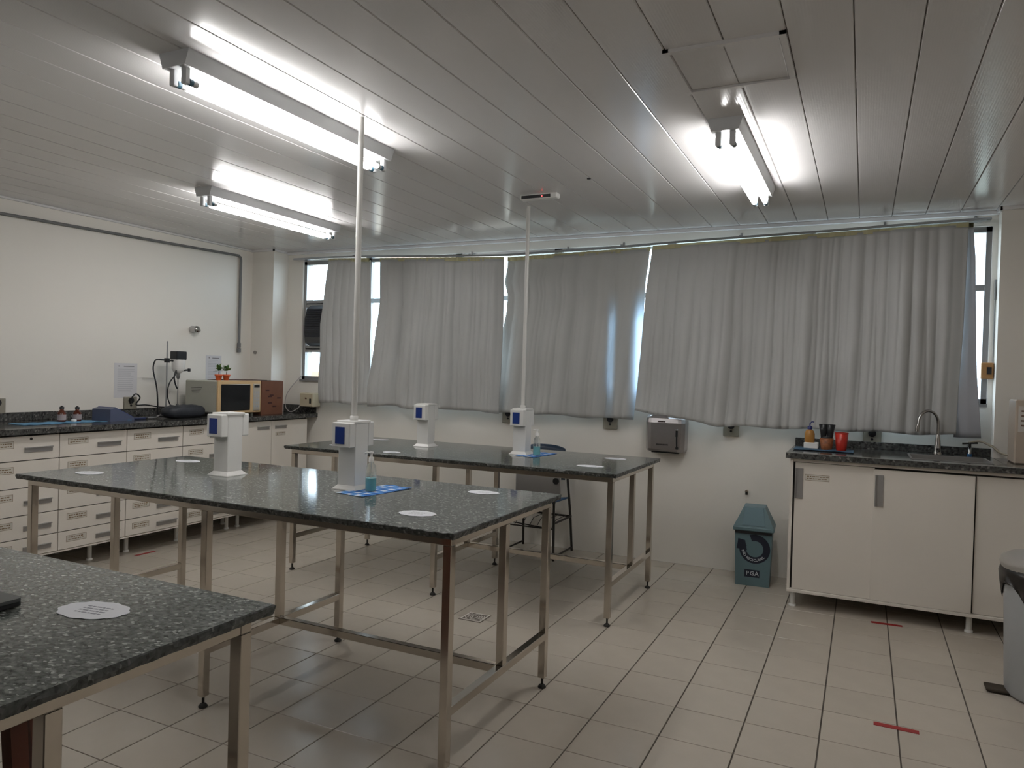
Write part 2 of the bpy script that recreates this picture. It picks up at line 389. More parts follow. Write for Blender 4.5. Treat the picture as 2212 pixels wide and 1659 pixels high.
# socket towers
def tower(x, y, label, pipe):
    r = empty('socket_tower', (x, y, T), label, 'power tower', 'white socket towers on the tables')
    MB().box(-.05, .05, -.05, .05, .012, .325, bev=.003).build('column', M_white, r)
    b = MB(); b.frustum(0, 0, 0, .004, .07, .07, .07, .07).frustum(0, 0, .004, .022, .068, .068, .05, .05); b.build('base_plate', M_white, r)
    MB().box(-.056, .056, -.06, .06, .318, .33, bev=.002).build('top_cap', M_white, r)
    for s in (-1, 1):
        y0, y1 = (-.095, -.05) if s < 0 else (.05, .095)
        bx = MB().box(-.055, .05, y0, y1, .205, .322, bev=.004).build('socket_box', M_white, r)
        yo = y0 if s < 0 else y1
        MB().box(-.033, .02, yo-.003, yo+.003, .222, .302).build('socket_panel', M_blue, bx)
        for k in range(3): MB().box(-.022, .009, yo+s*.003-.0008, yo+s*.003+.0008, .232+k*.024, .246+k*.024).build('socket_face', mat('socket_blue', (.012, .05, .26), .3), bx) if False else None
    if pipe:
        MB().tube([(0, 0, .33), (0, 0, H-T)], .014, 14).build('service_pipe', M_pvcpipe, r)
        MB().lathe(0, 0, [(.02, .33), (.02, .35), (.014, .352)], 14).build('pipe_collar', M_pvcpipe, r)
    return r
tower(-3.025, 2.87, 'white socket tower left on middle table, with no pole above it', False)
tower(-2.215, 2.88, 'white socket tower right on middle table, pole rising to the ceiling', True)
tower(-3.03, 4.83, 'white socket tower left on far table, with no pole above it', False)
tower(-2.215, 4.83, 'white socket tower right on far table, pole rising to the ceiling', True)

# checked cloths
def checked(name, x, y, rot, label, dim=(.17, .34), n=(6, 12)):
    b = MB(); w_, h_ = dim; wave = lambda u, v: .0015+.0015*math.sin(u*9+v*5)
    for i in range(n[0]):
        for j in range(n[1]):
            u0, u1 = i/n[0], (i+1)/n[0]; v0, v1 = j/n[1], (j+1)/n[1]
            P = lambda u, v: ((u-.5)*w_, (v-.5)*h_, wave(u, v)+.001)
            b.add([P(u0, v0), P(u1, v0), P(u1, v1), P(u0, v1)], [[0, 1, 2, 3]], (0, 1, 1, 2)[(i % 2)+2*(j % 2)])
    cm = [mat('cloth_white', (.62, .70, .80), .9), mat('cloth_blue', (.08, .25, .58), .9), mat('cloth_dark_blue', (.02, .11, .38), .9)]
    o = b.build(name, cm, None, False); o.location = (x, y, T+.0005); o.rotation_euler.z = rot
    sm = o.modifiers.new('t', 'SOLIDIFY'); sm.thickness = .001
    return tag(o, label, 'cloth', 'checked cloths under gel bottles')
checked('checked_cloth', -2.085, 2.885, -.12, 'blue and white checked cloth under gel bottle on middle table')
checked('checked_cloth', -2.11, 4.84, -.12, 'blue and white checked cloth under gel bottle on far table')
def gel_bottle(x, y, label, s=1):
    r = empty('gel_bottle', (x, y, T+.004), label, 'bottle', 'alcohol gel pump bottles')
    MB().lathe(0, 0, [(.024, 0), (.026, .006), (.026, .055), (.0245, .098), (.021, .12), (.012, .132), (.012, .14)], 20, cap=True).build('bottle_body', mat('clear_plastic', (.80, .88, .87), .05, trans=.8, ior=1.12, alpha=.42), r)
    MB().lathe(0, 0, [(.0235, .003), (.0245, .008), (.0245, .062)], 20).build('gel', mat('blue_gel', (.16, .52, .56), .25, trans=.25, ior=1.3), r)
    MB().lathe(0, 0, [(.013, .138), (.013, .158), (.006, .161), (.005, .178)], 14).build('pump_collar', M_white, r)
    MB().box(-.008, .008, -.008, .008, .176, .186, bev=.002).tube([(0, 0, .181), (-.02, -.008, .181), (-.03, -.012, .176)], .004, 8).build('pump_head', M_white, r)
    MB().tube([(0, 0, .01), (0, 0, .14)], .002, 6).build('dip_tube', M_white, r)
gel_bottle(-2.085, 2.85, 'clear pump bottle of blue gel beside right tower on middle table')
gel_bottle(-2.075, 4.78, 'clear pump bottle of blue gel beside right tower on far table')

# cloud shaped notes on the tables
def cloud(x, y, rx, ry, rot, label, words=False):
    r = empty('paper_note', (x, y, T+.0008), label, 'paper note', 'cloud shaped paper notes on the tables'); r.rotation_euler.z = rot
    n = 72; out = []
    for i in range(n):
        t_ = 2*PI*i/n; k = 1+.07*abs(math.sin(t_*5+.4)); out.append((rx*k*math.cos(t_), ry*k*math.sin(t_)))
    MB().plate(out, 0, .0008).build('paper_sheet', M_paper, r)
    b = MB()
    for j in range(4):
        yy = (1.5-j)*ry*.24; xx = -rx*.42
        while xx < rx*.42:
            wd = random.uniform(.006, .016)*rx/.08; b.box(xx, min(xx+wd, rx*.45), yy-ry*.045, yy+ry*.045, .0008, .0011); xx += wd+.003
    b.build('faint_print', M_ink if words else mat('faint_ink', (.55, .56, .58), .8), r)
cloud(-1.59, 1.12, .085, .055, .15, 'large white cloud shaped note on nearest table', True)
cloud(-1.61, 2.52, .075, .055, .1, 'white cloud note near front right corner of middle table')
cloud(-1.635, 3.14, .075, .05, .1, 'white cloud note near back right corner of middle table')
cloud(-3.605, 2.50, .075, .05, .1, 'white cloud note near front left corner of middle table')
cloud(-3.62, 3.13, .075, .05, .1, 'white cloud note near back left corner of middle table')
cloud(-1.56, 4.46, .085, .05, .1, 'white cloud note near front right corner of far table')
cloud(-1.56, 4.98, .075, .05, .1, 'white cloud note near back right corner of far table')
cloud(-3.55, 4.45, .08, .05, .1, 'white cloud note near front left corner of far table')
cloud(-3.60, 5.03, .08, .05, .1, 'white cloud note near back left corner of far table')
cloud(-2.98, 4.31, .06, .05, .1, 'small white cloud note at front edge of far table, left of its towers')
r = empty('laptop', (-1.93, .93, T), 'closed dark grey laptop cut off by left edge of frame', 'laptop')
MB().plate(round_rect(-.175, .175, -.13, .13, .012), .003, .012).build('base', M_black, r)
MB().plate(round_rect(-.175, .175, -.13, .13, .012), .013, .021).build('lid', mat('laptop_lid', (.08, .085, .085), .35), r)

# wooden stool partly under the nearest table
r = empty('wooden_stool', (-1.95, 1.1, 0), 'dark reddish wooden stool under nearest table, only one leg in view', 'stool')
M_wood = mat('red_wood', (.10, .022, .008), .35, var=.2, scale=12)
MB().lathe(0, 0, [(.13, .62), (.145, .63), (.145, .65), (.13, .66)], 28).build('seat', M_wood, r)
for k in range(4):
    a = k*PI/2; c_, s__ = math.cos(a), math.sin(a)
    b = MB(); b.frustum(.17*c_, .17*s__, 0, .63, .02, .02, .02, .02, 0, -.07*c_, -.07*s__); b.build('leg', M_wood, r)
for k in range(4):
    a = k*PI/2; a2 = a+PI/2
    MB().tube([(.147*math.cos(a), .147*math.sin(a), .2), (.147*math.cos(a2), .147*math.sin(a2), .2)], .01, 8).build('stretcher', M_wood, r)

# ------------------------------------------------------------------ left run: worktop and cabinets
LX, LT = -5.06, 1.04
r = empty('granite_worktop', (XL, 3, 0), 'long dark granite worktop along the left wall with low backsplash', 'worktop')
b = MB(); b.plate([(.002, -1.3), (LX-XL, -1.3), (LX-XL, 2.978), (.292, 2.978), (.292, 2.763), (.002, 2.763)], LT-.038, LT)
b.build('slab', M_gr2, r)
MB().box(.002, .022, -1.3, 2.76, LT, LT+.065, bev=.002).build('backsplash', M_gr2, r)
MB().box(.29, LX-XL-.02, 2.955, 2.98, LT, LT+.08, bev=.002).build('backsplash', M_gr2, r)
CX = -5.10; ZB, ZT = .149, 1.0
def sticker(parent, x, y, z, w_, h_, axis='x'):
    # pale paper label with a brown outline and an illegible scribble
    b = MB()
    def bx(a0, a1, c0, c1, d0, d1, mi):
        if axis == 'x': b.box(x+d0, x+d1, y+a0, y+a1, z+c0, z+c1, mi)
        else: b.box(x+a0, x+a1, y-d1, y-d0, z+c0, z+c1, mi)
    bx(-w_/2, w_/2, -h_/2, h_/2, 0, .0006, 0)
    e = .002
    bx(-w_/2, w_/2, h_/2-e, h_/2, 0, .001, 1); bx(-w_/2, w_/2, -h_/2, -h_/2+e, 0, .001, 1)
    bx(-w_/2, -w_/2+e, -h_/2, h_/2, 0, .001, 1); bx(w_/2-e, w_/2, -h_/2, h_/2, 0, .001, 1)
    for k in range(2):
        a = -w_*.4; zz = h_*(.18-.36*k)
        while a < w_*.36:
            l_ = random.uniform(.008, .02); bx(a, a+l_, zz-h_*.07+random.uniform(-.002, .002), zz+h_*.07, 0, .001, 1); a += l_+.005
    return b.build('paper_label', [mat('label_paper', (.60, .57, .50), .7), mat('label_ink', (.22, .15, .085), .7)], parent)
def handle(parent, x, y, z, w_, h_, axis='x'):
    b = MB()
    if axis == 'x':
        b.box(x, x+.006, y-w_/2, y+w_/2, z-h_/2, z+h_/2).box(x+.006, x+.018, y-w_/2, y+w_/2, z+h_/2-.006, z+h_/2)
    else:
        b.box(x-w_/2, x+w_/2, y-.006, y, z-h_/2, z+h_/2).box(x-w_/2, x-w_/2+.006, y-.018, y-.006, z-h_/2, z+h_/2)
    return b.build('handle', M_alud, parent)
ybounds = [1.75, 2.27, 2.79, 3.31, 3.837, 4.353, 4.87]
names = ['drawer cabinet at the camera end of the left run, outside the frame edge', 'drawer cabinet beside the frame edge, second of the left run',
         'drawer cabinet cut by left edge of frame, with a keyhole in its top drawer', 'drawer cabinet under the two amber bottles, second visible from left',
         'drawer cabinet under the blue meter, third visible from left', 'drawer cabinet hidden mostly behind the left socket tower']
zl = [1.0, .821, .637, .45, .292, .134+.015]
def cab_legs(r, xs_, ys_, zt):
    for x in xs_:
        for y in ys_:
            MB().tube([(x, y, .012), (x, y, zt)], .016, 10).lathe(x, y, [(.022, 0), (.022, .012), (.016, .014)], 12).build('leg', M_white, r)
for k in range(6):
    y0, y1 = ybounds[k], ybounds[k+1]; wd = y1-y0
    if k < 1: continue
    r = empty('drawer_cabinet', (CX, y0, 0), names[k], 'cabinet', 'white drawer cabinets under the left worktop')
    b = MB(); b.box(-.62, -.02, .002, wd-.002, ZB, ZT); b.box(-.02, -.004, .0, wd, ZB, ZB+.012); b.build('carcass', [M_lam], r)
    MB().box(-.021, -.018, .004, wd-.004, ZB+.012, ZT).build('shadow_gap', M_gap, r)
    for j in range(5):
        z1, z0 = zl[j]-.003, zl[j+1]+.003
        if j == 4: z0 = ZB+.016
        if j == 0: z1 = ZT-.012
        d = MB().box(-.018, 0, .003, wd-.003, z0, z1, bev=.001).build('drawer', M_lam, r)
        handle(d, .0, wd*.72, (z0+z1)/2-.012, .19, .034)
        sticker(d, 0, wd*.26, z1-.055, .15, .046)
        if k == 2 and j == 0: MB().tube([(0, wd*.62, z1-.02), (.004, wd*.62, z1-.02)], .009, 12).build('lock', M_rubber, d)
    ly = {1: .3, 2: .1, 3: .35, 4: .13, 5: .09}[k]; cab_legs(r, (-.16, -.55), (ly,), ZB)
r = empty('door_cabinet', (CX, 4.87, 0), 'white two door base cabinet at window end of left run', 'cabinet')
wd = 1.0
MB().box(-.38, -.02, .002, wd-.002, ZB, ZT).box(-.02, -.004, 0, wd, ZB, ZB+.012).build('carcass', M_lam, r)
MB().box(-.021, -.018, .004, wd-.004, ZB+.012, ZT).build('shadow_gap', M_gap, r)
for k in range(2):
    y0 = .003+k*.5; d = MB().box(-.018, 0, y0, y0+.494, ZB+.016, ZT-.012, bev=.001).build('door', M_lam, r)
    handle(d, 0, .5+(-.11 if k == 0 else .12), .925, .15, .03)
    if k == 1: sticker(d, 0, .62, .86, .13, .035)
cab_legs(r, (-.16, -.35), (.12, .25, wd-.06), ZB)

# ------------------------------------------------------------------ things on the left worktop
Z = LT
def slab_thing(name, pts, th, m, label, cat, loc, rot=0):
    o = MB().plate(pts, 0, th).build(name, m); o.location = loc; o.rotation_euler.z = rot; return tag(o, label, cat)
o = MB()
n = 24
for i in range(n):
    y0, y1 = -.42+.84*i/n, -.42+.84*(i+1)/n
    z0 = .003+.002*math.sin(i*1.7); z1 = .003+.002*math.sin((i+1)*1.7)
    o.add([(-.09, y0, z0), (.1, y0, z0), (.1, y1, z1), (-.09, y1, z1), (-.09, y0, z0-.002), (.1, y0, z0-.002), (.1, y1, z1-.002), (-.09, y1, z1-.002)],
          [[0, 1, 2, 3], [7, 6, 5, 4], [0, 4, 5, 1], [1, 5, 6, 2], [2, 6, 7, 3], [3, 7, 4, 0]], 0)
o = o.build('blue_cloth', mat('cloth_sky', (.10, .26, .42), .8, var=.5, scale=40)); o.location = (-5.42, 3.62, Z+.001)
tag(o, 'long pale blue crumpled cloth on left worktop under the bottles', 'cloth')
def amber(x, y, h_, label):
    r = empty('amber_bottle', (x, y, Z+.006), label, 'bottle', 'amber bottles on the left worktop')
    MB().lathe(0, 0, [(.028, 0), (.03, .005), (.03, h_*.55), (.014, h_*.72), (.013, h_*.82)], 18).build('bottle_body', mat('amber_glass', (.09, .018, .008), .1), r)
    MB().lathe(0, 0, [(.016, h_*.8), (.016, h_*.92), (.008, h_*.95), (.006, h_)], 14).build('cap', M_black, r)
    MB().lathe(0, 0, [(.0305, h_*.1), (.0305, h_*.45)], 18, cap=False).build('paper_label', mat('grey_label', (.35, .3, .3), .7), r)
amber(-5.46, 3.555, .12, 'amber bottle on blue cloth, left one of the two')
amber(-5.45, 3.67, .115, 'amber bottle with white label on blue cloth, right one of the two')
o = MB().lathe(0, 0, [(.018, 0), (.02, .004), (.02, .014), (.017, .017)], 16).build('white_lid', M_white); o.location = (-5.40, 3.61, Z+.006)
tag(o, 'small white cap lying between the two amber bottles', 'cap')
# pH meter
r = empty('ph_meter', (-5.40, 3.93, Z), 'blue wedge shaped bench meter on left worktop beside the bottles', 'meter'); r.rotation_euler.z = .15
b = MB(); pr = [(-.11, 0), (.13, 0), (.13, .02), (.06, .05), (-.06, .108), (-.11, .095)]
b.add([(y*.0-.09, y, z) for y, z in pr]+[(.09, y, z) for y, z in pr], [[i, (i+1) % 6, 6+(i+1) % 6, 6+i] for i in range(6)]+[list(range(5, -1, -1)), list(range(6, 12))])
b.build('body', mat('meter_grey', (.075, .09, .15), .4), r)
b = MB(); b.add([(-.085, .125, .027), (.085, .125, .027), (.085, -.06, .1115), (-.085, -.06, .1115), (-.085, .125, .02), (.085, .125, .02), (.085, -.06, .105), (-.085, -.06, .105)],
                [[0, 1, 2, 3], [7, 6, 5, 4], [0, 4, 5, 1], [1, 5, 6, 2], [2, 6, 7, 3], [3, 7, 4, 0]])
b.build('keypad', mat('keypad_blue', (.03, .05, .2), .45), r)
def cable(name, pts, rad, m, label, sub=True):
    # smooth catmull path
    P = [Vector(p) for p in pts]; out = []
    for i in range(len(P)-1):
        a, b_, c_, d = P[max(i-1, 0)], P[i], P[i+1], P[min(i+2, len(P)-1)]
        for k in range(6):
            t_ = k/6; out.append(.5*((2*b_)+(c_-a)*t_+(2*a-5*b_+4*c_-d)*t_*t_+(-a+3*b_-3*c_+d)*t_**3))
    out.append(P[-1]); o = MB().tube(out, rad, 6).build(name, m)
    return tag(o, label, 'cable')
cable('meter_cable', [(-5.41, 4.05, Z+.02), (-5.38, 4.12, Z+.008), (-5.35, 4.2, Z+.012), (-5.42, 4.26, Z+.008), (-5.38, 4.33, Z+.02), (-5.34, 4.40, Z+.02), (-5.4, 4.45, Z+.008)], .006, M_black, 'dark loose cable on worktop right of blue meter')
r = empty('probe_holder', (-5.36, 4.13, Z), 'small dark electrode clip lying right of blue meter', 'probe')
MB().box(-.02, .02, -.05, .06, 0, .018, bev=.004).build('body', mat('probe_blue', (.02, .03, .08), .4), r)
MB().tube([(0, .06, .01), (.01, .16, .012), (-.01, .22, .03)], .005, 8).build('stem', M_alu, r)
r = empty('plug_adapter', (-5.35, 4.47, Z), 'small white plug adapter on worktop left of black pouch', 'adapter')
MB().box(-.018, .018, -.02, .02, 0, .035, bev=.004).build('body', M_white, r)
MB().box(-.01, .01, -.022, -.018, .008, .026).build('socket_face', M_black, r)
# retort stand with overhead stirrer
r = empty('retort_stand', (-5.55, 4.55, Z), 'grey retort stand rod with black clamp on left worktop', 'lab stand')
MB().box(-.06, .1, -.05, .07, 0, .012, bev=.003).build('base', M_alu, r)
MB().tube([(0, 0, .01), (0, 0, .665)], .006, 10).build('rod', M_alu, r)
MB().tube([(0, -.075, .5), (0, .1, .49)], .007, 8).box(-.014, .014, -.018, .018, .475, .515).build('clamp', M_black, r)
r = empty('overhead_stirrer', (-5.55, 4.67, Z), 'overhead stirrer with black top and white body on retort stand', 'stirrer')
MB().box(-.045, .045, -.055, .055, .505, .58, bev=.006).build('control_head', M_black, r)
b = MB(); b.lathe(0, 0, [(.022, .385), (.04, .395), (.055, .42), (.058, .506)], 20); b.build('motor_body', M_white, r)
MB().tube([(.02, .05, .41), (.02, .095, .415)], .008, 8).lathe(.02, .1, [(.012, .4), (.014, .414), (.012, .428)], 10).build('side_knob', M_black, r)
MB().lathe(0, 0, [(.006, .33), (.016, .345), (.018, .386)], 12).build('chuck', M_alu, r)
MB().tube([(0, 0, .06), (0, 0, .335)], .004, 8).build('shaft', M_alu, r)
MB().lathe(0, 0, [(.02, .04), (.016, .07), (.01, .1), (.012, .11)], 10).build('stirring_head', M_alu, r)
cable('power_cable', [(-5.55, 4.475, 1.54), (-5.55, 4.43, 1.53), (-5.56, 4.42, 1.45), (-5.55, 4.45, 1.3), (-5.55, 4.465, 1.15), (-5.56, 4.47, 1.06)], .006, M_black, 'black cable hanging down left side of retort stand')
cable('power_cable', [(-5.54, 4.66, 1.5), (-5.53, 4.63, 1.42), (-5.54, 4.57, 1.33), (-5.54, 4.555, 1.22), (-5.54, 4.6, 1.12), (-5.52, 4.66, 1.06)], .0055, M_black, 'black cable curving down between stand rod and stirrer shaft')
cable('power_cable', [(-5.53, 4.64, 1.46), (-5.52, 4.605, 1.4), (-5.52, 4.61, 1.35), (-5.52, 4.63, 1.3), (-5.52, 4.64, 1.29)], .007, M_black, 'short black plug end dangling beside stirrer')
# black pouch
bm = bmesh.new(); bmesh.ops.create_uvsphere(bm, u_segments=28, v_segments=14, radius=1)
for v in bm.verts:
    x, y, z = v.co; sx = math.copysign(abs(x)**.7, x); sy = math.copysign(abs(y)**.6, y); sz = math.copysign(abs(z)**.75, z)
    v.co = (sx*.09, sy*.2, (sz+.92)*.058+.004*math.sin(y*14)+.004*math.sin(x*11+y*5)); v.co.z = max(0, v.co.z)
me = bpy.data.meshes.new('black_pouch'); bm.to_mesh(me); bm.free()
for p in me.polygons: p.use_smooth = True
me.materials.append(mat('nylon', (.022, .025, .032), .55, bump=.5, bscale=90)); o = bpy.data.objects.new('black_pouch', me); C.objects.link(o); o.location = (-5.33, 4.55, Z)
tag(o, 'soft black zip pouch on left worktop in front of stirrer', 'pouch')
# microwave
r = empty('microwave', (-5.2, 4.8, Z), 'microwave with cream front and black window on left worktop', 'microwave'); r.rotation_euler.z = -.02
M_mw = mat('microwave_grey', (.40, .40, .34), .45); M_cream = mat('microwave_cream', (.60, .42, .22), .4)
b = MB().box(-.42, -.015, 0, .5, .035, .325, bev=.008)
for yy in (.05, .45):
    for xx in (-.37, -.06): b.box(xx-.015, xx+.015, yy-.015, yy+.015, 0, .037)
hb = b.build('housing', M_mw, r)
vent = MB()
for k in range(4): vent.box(-.34+k*.004, -.2-k*.012, -.002, .001, .255-k*.014, .26-k*.014)
vent.build('side_vents', mat('vent_dark', (.12, .12, .11), .7), r)
MB().box(-.015, .012, -.003, .503, .03, .33, bev=.006).build('front_frame', M_cream, r)
MB().box(.012, .018, .025, .365, .055, .295, bev=.003).build('door_window', mat('dark_glass', (.008, .009, .011), .12), r)
cp = MB().box(.012, .018, .40, .485, .05, .30, bev=.002).build('control_panel', mat('panel_grey', (.45, .42, .36), .4), r)
MB().box(.018, .0195, .41, .475, .265, .29).build('display', M_black, cp)
kb = MB()
for i in range(3):
    for j in range(5): kb.box(.018, .0195, .412+i*.022, .428+i*.022, .08+j*.032, .1+j*.032)
kb.build('keypad', mat('key_grey', (.42, .43, .45), .5), cp)
# cardboard box
r = empty('cardboard_box', (-5.2, 5.33, Z), 'brown cardboard box behind the microwave by the corner', 'box')
MB().box(-.42, 0, 0, .29, 0, .325, bev=.002).build('carton', mat('cardboard', (.16, .065, .035), .8, var=.12, scale=14), r)
pm = MB(); random.seed(3)
for k in range(6): y0 = .05+random.random()*.16; z0 = .06+random.random()*.2; pm.box(0, .0008, y0, y0+.05, z0, z0+.014)
pm.build('faded_print', mat('box_print', (.05, .015, .012), .8), r)
b = MB().box(-.42, -.215, -.27, .29, .326, .331); b.box(-.21, -.02, 0, .29, .3255, .329)
b.v = b.v; b.build('open_flap', mat('cardboard_dark', (.07, .03, .02), .8), r)
# potted plants on the microwave
def pot(x, y, label, seed):
    random.seed(seed)
    r = empty('potted_plant', (x, y, Z+.326), label, 'plant', 'little orange potted plants on the microwave')
    MB().lathe(0, 0, [(.022, 0), (.03, .04), (.036, .041), (.037, .055), (.03, .055)], 16).build('pot', mat('orange_pot', (.55, .09, .02), .5), r)
    MB().tube([(0, 0, .05), (.003, .002, .085)], .004, 6).build('stem', mat('stem_brown', (.12, .06, .02), .8), r)
    for k in range(24):
        a = random.uniform(0, 2*PI); e = random.uniform(-.2, 1.2); L = random.uniform(.04, .058); zz = .085+random.uniform(0, .03)
        d = Vector((math.cos(a)*math.cos(e), math.sin(a)*math.cos(e), math.sin(e))); s_ = d.cross(Vector((0, 0, 1))).normalized()*.018
        o_ = Vector((0, 0, zz)); u_ = Vector((0, 0, .001))
        pts = [o_, o_+d*L*.5+s_, o_+d*L, o_+d*L*.5-s_]
        lf = MB().add([p for p in pts]+[p+u_ for p in pts], [[0, 1, 2, 3], [7, 6, 5, 4], [0, 4, 5, 1], [1, 5, 6, 2], [2, 6, 7, 3], [3, 7, 4, 0]])
        lf.build('leaf', mat('leaf_green%d' % (k % 2), ((.05, .13, .03), (.13, .2, .04))[k % 2], .6), r)
pot(-5.36, 4.955, 'green leafy plant in small orange pot on microwave, left one', 5)
pot(-5.35, 5.035, 'yellowish leafy plant in small orange pot on microwave, right one', 9)

# wall mounted items, left wall
def outlet(name, x, y, z, axis, label, w_=.12, h_=.115, plug=True):
    # grey-beige plate with two sockets; facing +x ('x') or -y ('y')
    r = empty(name, (x, y, z), label, 'wall socket', 'grey socket plates along the walls')
    if axis == 'x': r.rotation_euler.z = PI/2
    MB().box(-w_/2, w_/2, -.022, 0, -h_/2, h_/2, bev=.003).build('plate', mat('socket_beige', (.27, .25, .20), .5), r)
    q = MB().lathe(0, 0, [(.026, 0), (.026, .012)], 18).build('socket', M_black, r); q.rotation_euler.x = PI/2; q.location = (0, -.018, h_*.22)
    q = MB().lathe(0, 0, [(.009, 0), (.009, .008)], 12).build('screw', M_black, r); q.rotation_euler.x = PI/2; q.location = (0, -.019, -h_*.15)
    return r
outlet('wall_socket', XL, 3.27, 1.155, 'x', 'grey socket plate on left wall, cut by left frame edge')
outlet('wall_socket', XL, 4.37, 1.15, 'x', 'grey socket plate with dark plugs on left wall behind blue meter')
cable('wall_cable', [(-5.76, 4.36, 1.15), (-5.72, 4.34, 1.2), (-5.72, 4.38, 1.235), (-5.72, 4.42, 1.2), (-5.74, 4.40, 1.14), (-5.74, 4.5, 1.135), (-5.72, 4.62, 1.115), (-5.7, 4.72, 1.11), (-5.68, 4.8, 1.10)], .006, M_black, 'dark cable looping from left wall plug toward stand')
def wallpaper_sheet(y0, y1, z0, z1, label):
    r = empty('paper_sheet', (XL, (y0+y1)/2, z0), label, 'paper', 'printed sheets on left wall'); w_ = y1-y0; h_ = z1-z0
    MB().box(0, .0015, -w_/2, w_/2, 0, h_).build('sheet', mat('sheet_paper', (.62, .61, .62), .7), r)
    b = MB(); b.box(.0015, .002, -w_*.33, -w_*.27, h_*.9, h_*.93, 1).box(.0015, .002, -w_*.1, w_*.36, h_*.9, h_*.925, 1)
    for k in range(13):
        zz = h_*(.82-k*.055); b.box(.0015, .002, -w_*.36, w_*(.2+.18*random.random()), zz, zz+.004)
    b.build('faint_text', [mat('faint_text', (.45, .45, .47), .8), mat('dark_text', (.16, .15, .15), .8)], r)
random.seed(2)
wallpaper_sheet(4.22, 4.44, 1.20, 1.50, 'white printed sheet on left wall beside retort stand')
wallpaper_sheet(5.19, 5.38, 1.32, 1.60, 'white printed sheet on left wall above the microwave plants')
b = MB(); x = XL+.022
b.tube([(x, 2.0, 2.545), (x, 3.3, 2.577), (x, 5.56, 2.625)], .012, 10)
co = b.build('conduit', mat('grey_conduit', (.17, .17, .17), .5)); tag(co, 'grey conduit along top of left wall, dropping near the corner', 'conduit')
MB().tube([(x, 5.555, 2.62), (x, 5.58, 2.61), (x, 5.585, 2.58), (x, 5.585, 1.72)], .013, 10).build('drop_tube', MATS['grey_conduit'], co)
MB().tube([(x, 5.585, 1.74), (x, 5.585, 1.69)], .019, 10).tube([(x, 5.585, 1.685), (x, 5.585, 1.645)], .021, 10).build('end_coupling', MATS['grey_conduit'], co)
r = empty('wall_valve', (XL, 5.01, 1.84), 'round chrome valve knob on left wall above the microwave', 'valve')
q = MB().lathe(0, 0, [(.03, 0), (.034, .012), (.03, .05), (.034, .06), (.03, .085), (.012, .092)], 18).build('knob', mat('chrome', (.5, .5, .5), .12, 1), r); q.rotation_euler.y = PI/2
q = MB().lathe(0, 0, [(.02, 0), (.018, .02), (.006, .022)], 14).build('escutcheon', MATS['chrome'], r); q.rotation_euler.y = PI/2; q.location = (0, .075, -.004)
o = MB().tube([(-5.72, 5.765, 1.65), (-5.72, 5.75, 1.65)], .018, 12).build('wall_plug', mat('plug_grey', (.3, .28, .26), .6)); tag(o, 'small grey round plug on corner pier above cardboard box', 'plug')

# power box on back wall near the corner, with its cable
r = empty('voltage_box', (-5.10, 5.9, 1.11), 'cream electrical box with black switch below the window corner', 'power box')
MB().box(-.085, .09, -.06, .06, 0, .14, bev=.008).build('case', M_beige, r)
MB().box(.045, .065, -.064, -.058, .035, .085).build('switch', M_black, r)
q = MB().lathe(0, 0, [(.009, 0), (.009, .006)], 10).build('knob', mat('reddish_knob', (.12, .05, .04), .5), r); q.rotation_euler.x = PI/2; q.location = (-.0, -.06, .085)
cable('box_cable', [(-5.26, 5.95, 1.42), (-5.28, 5.93, 1.39), (-5.36, 5.9, 1.29), (-5.4, 5.88, 1.2), (-5.385, 5.86, 1.1), (-5.3, 5.84, 1.05), (-5.22, 5.86, 1.09), (-5.2, 5.88, 1.14)], .005, mat('pale_cable', (.4, .37, .35), .6), 'pale cable hanging in a loop beside cream electrical box')

# ------------------------------------------------------------------ curtains
M_cur = mat('blackout_vinyl', (.48, .485, .475), .48, var=.03, scale=2, bump=.12, bscale=15)
M_curb = mat('blackout_vinyl_cool', (.39, .40, .43), .48, var=.03, scale=2)
def sheer_mat(name, col, tr):
    m = mat(name, col, .6); n = m.node_tree.nodes; l = m.node_tree.links
    p = n['Principled BSDF']; t_ = n.new('ShaderNodeBsdfTranslucent'); t_.inputs[0].default_value = (.75, .85, .95, 1)
    mx = n.new('ShaderNodeMixShader'); mx.inputs[0].default_value = tr
    l.new(p.outputs[0], mx.inputs[1]); l.new(t_.outputs[0], mx.inputs[2]); l.new(mx.outputs[0], n['Material Output'].inputs[0]); return m
M_dayband = sheer_mat('daylight_band_vinyl', (.47, .475, .46), 0)
def daylight_bands(m):
    # translucency raised in bands, putting the daylight glow into its right edge
    n = m.node_tree.nodes; l = m.node_tree.links; tc = n.new('ShaderNodeTexCoord'); sp = n.new('ShaderNodeSeparateXYZ'); l.new(tc.outputs['Object'], sp.inputs[0])
    r = n.new('ShaderNodeValToRGB'); mr = n.new('ShaderNodeMapRange'); mr.inputs['From Min'].default_value = -2.1; mr.inputs['From Max'].default_value = -1.6
    l.new(sp.outputs['X'], mr.inputs['Value']); l.new(mr.outputs[0], r.inputs[0]); e = r.color_ramp.elements
    e[0].position = 0; e[0].color = (0, 0, 0, 1); e[1].position = 1; e[1].color = (.9,)*3+(1,)
    for p, v in ((.27, .0), (.33, .34), (.42, .36), (.50, .05), (.68, .04), (.76, .3), (.84, .8)):
        q = e.new(p); q.color = (v, v, v, 1)
    mz = n.new('ShaderNodeMapRange'); mz.inputs['From Min'].default_value = 2.25; mz.inputs['From Max'].default_value = 1.95; l.new(sp.outputs['Z'], mz.inputs['Value'])
    mu = n.new('ShaderNodeMath'); mu.operation = 'MULTIPLY'; l.new(r.outputs[0], mu.inputs[0]); l.new(mz.outputs[0], mu.inputs[1])
    mx = [k for k in n if k.type == 'MIX_SHADER'][0]; l.new(mu.outputs[0], mx.inputs[0])
daylight_bands(M_dayband)
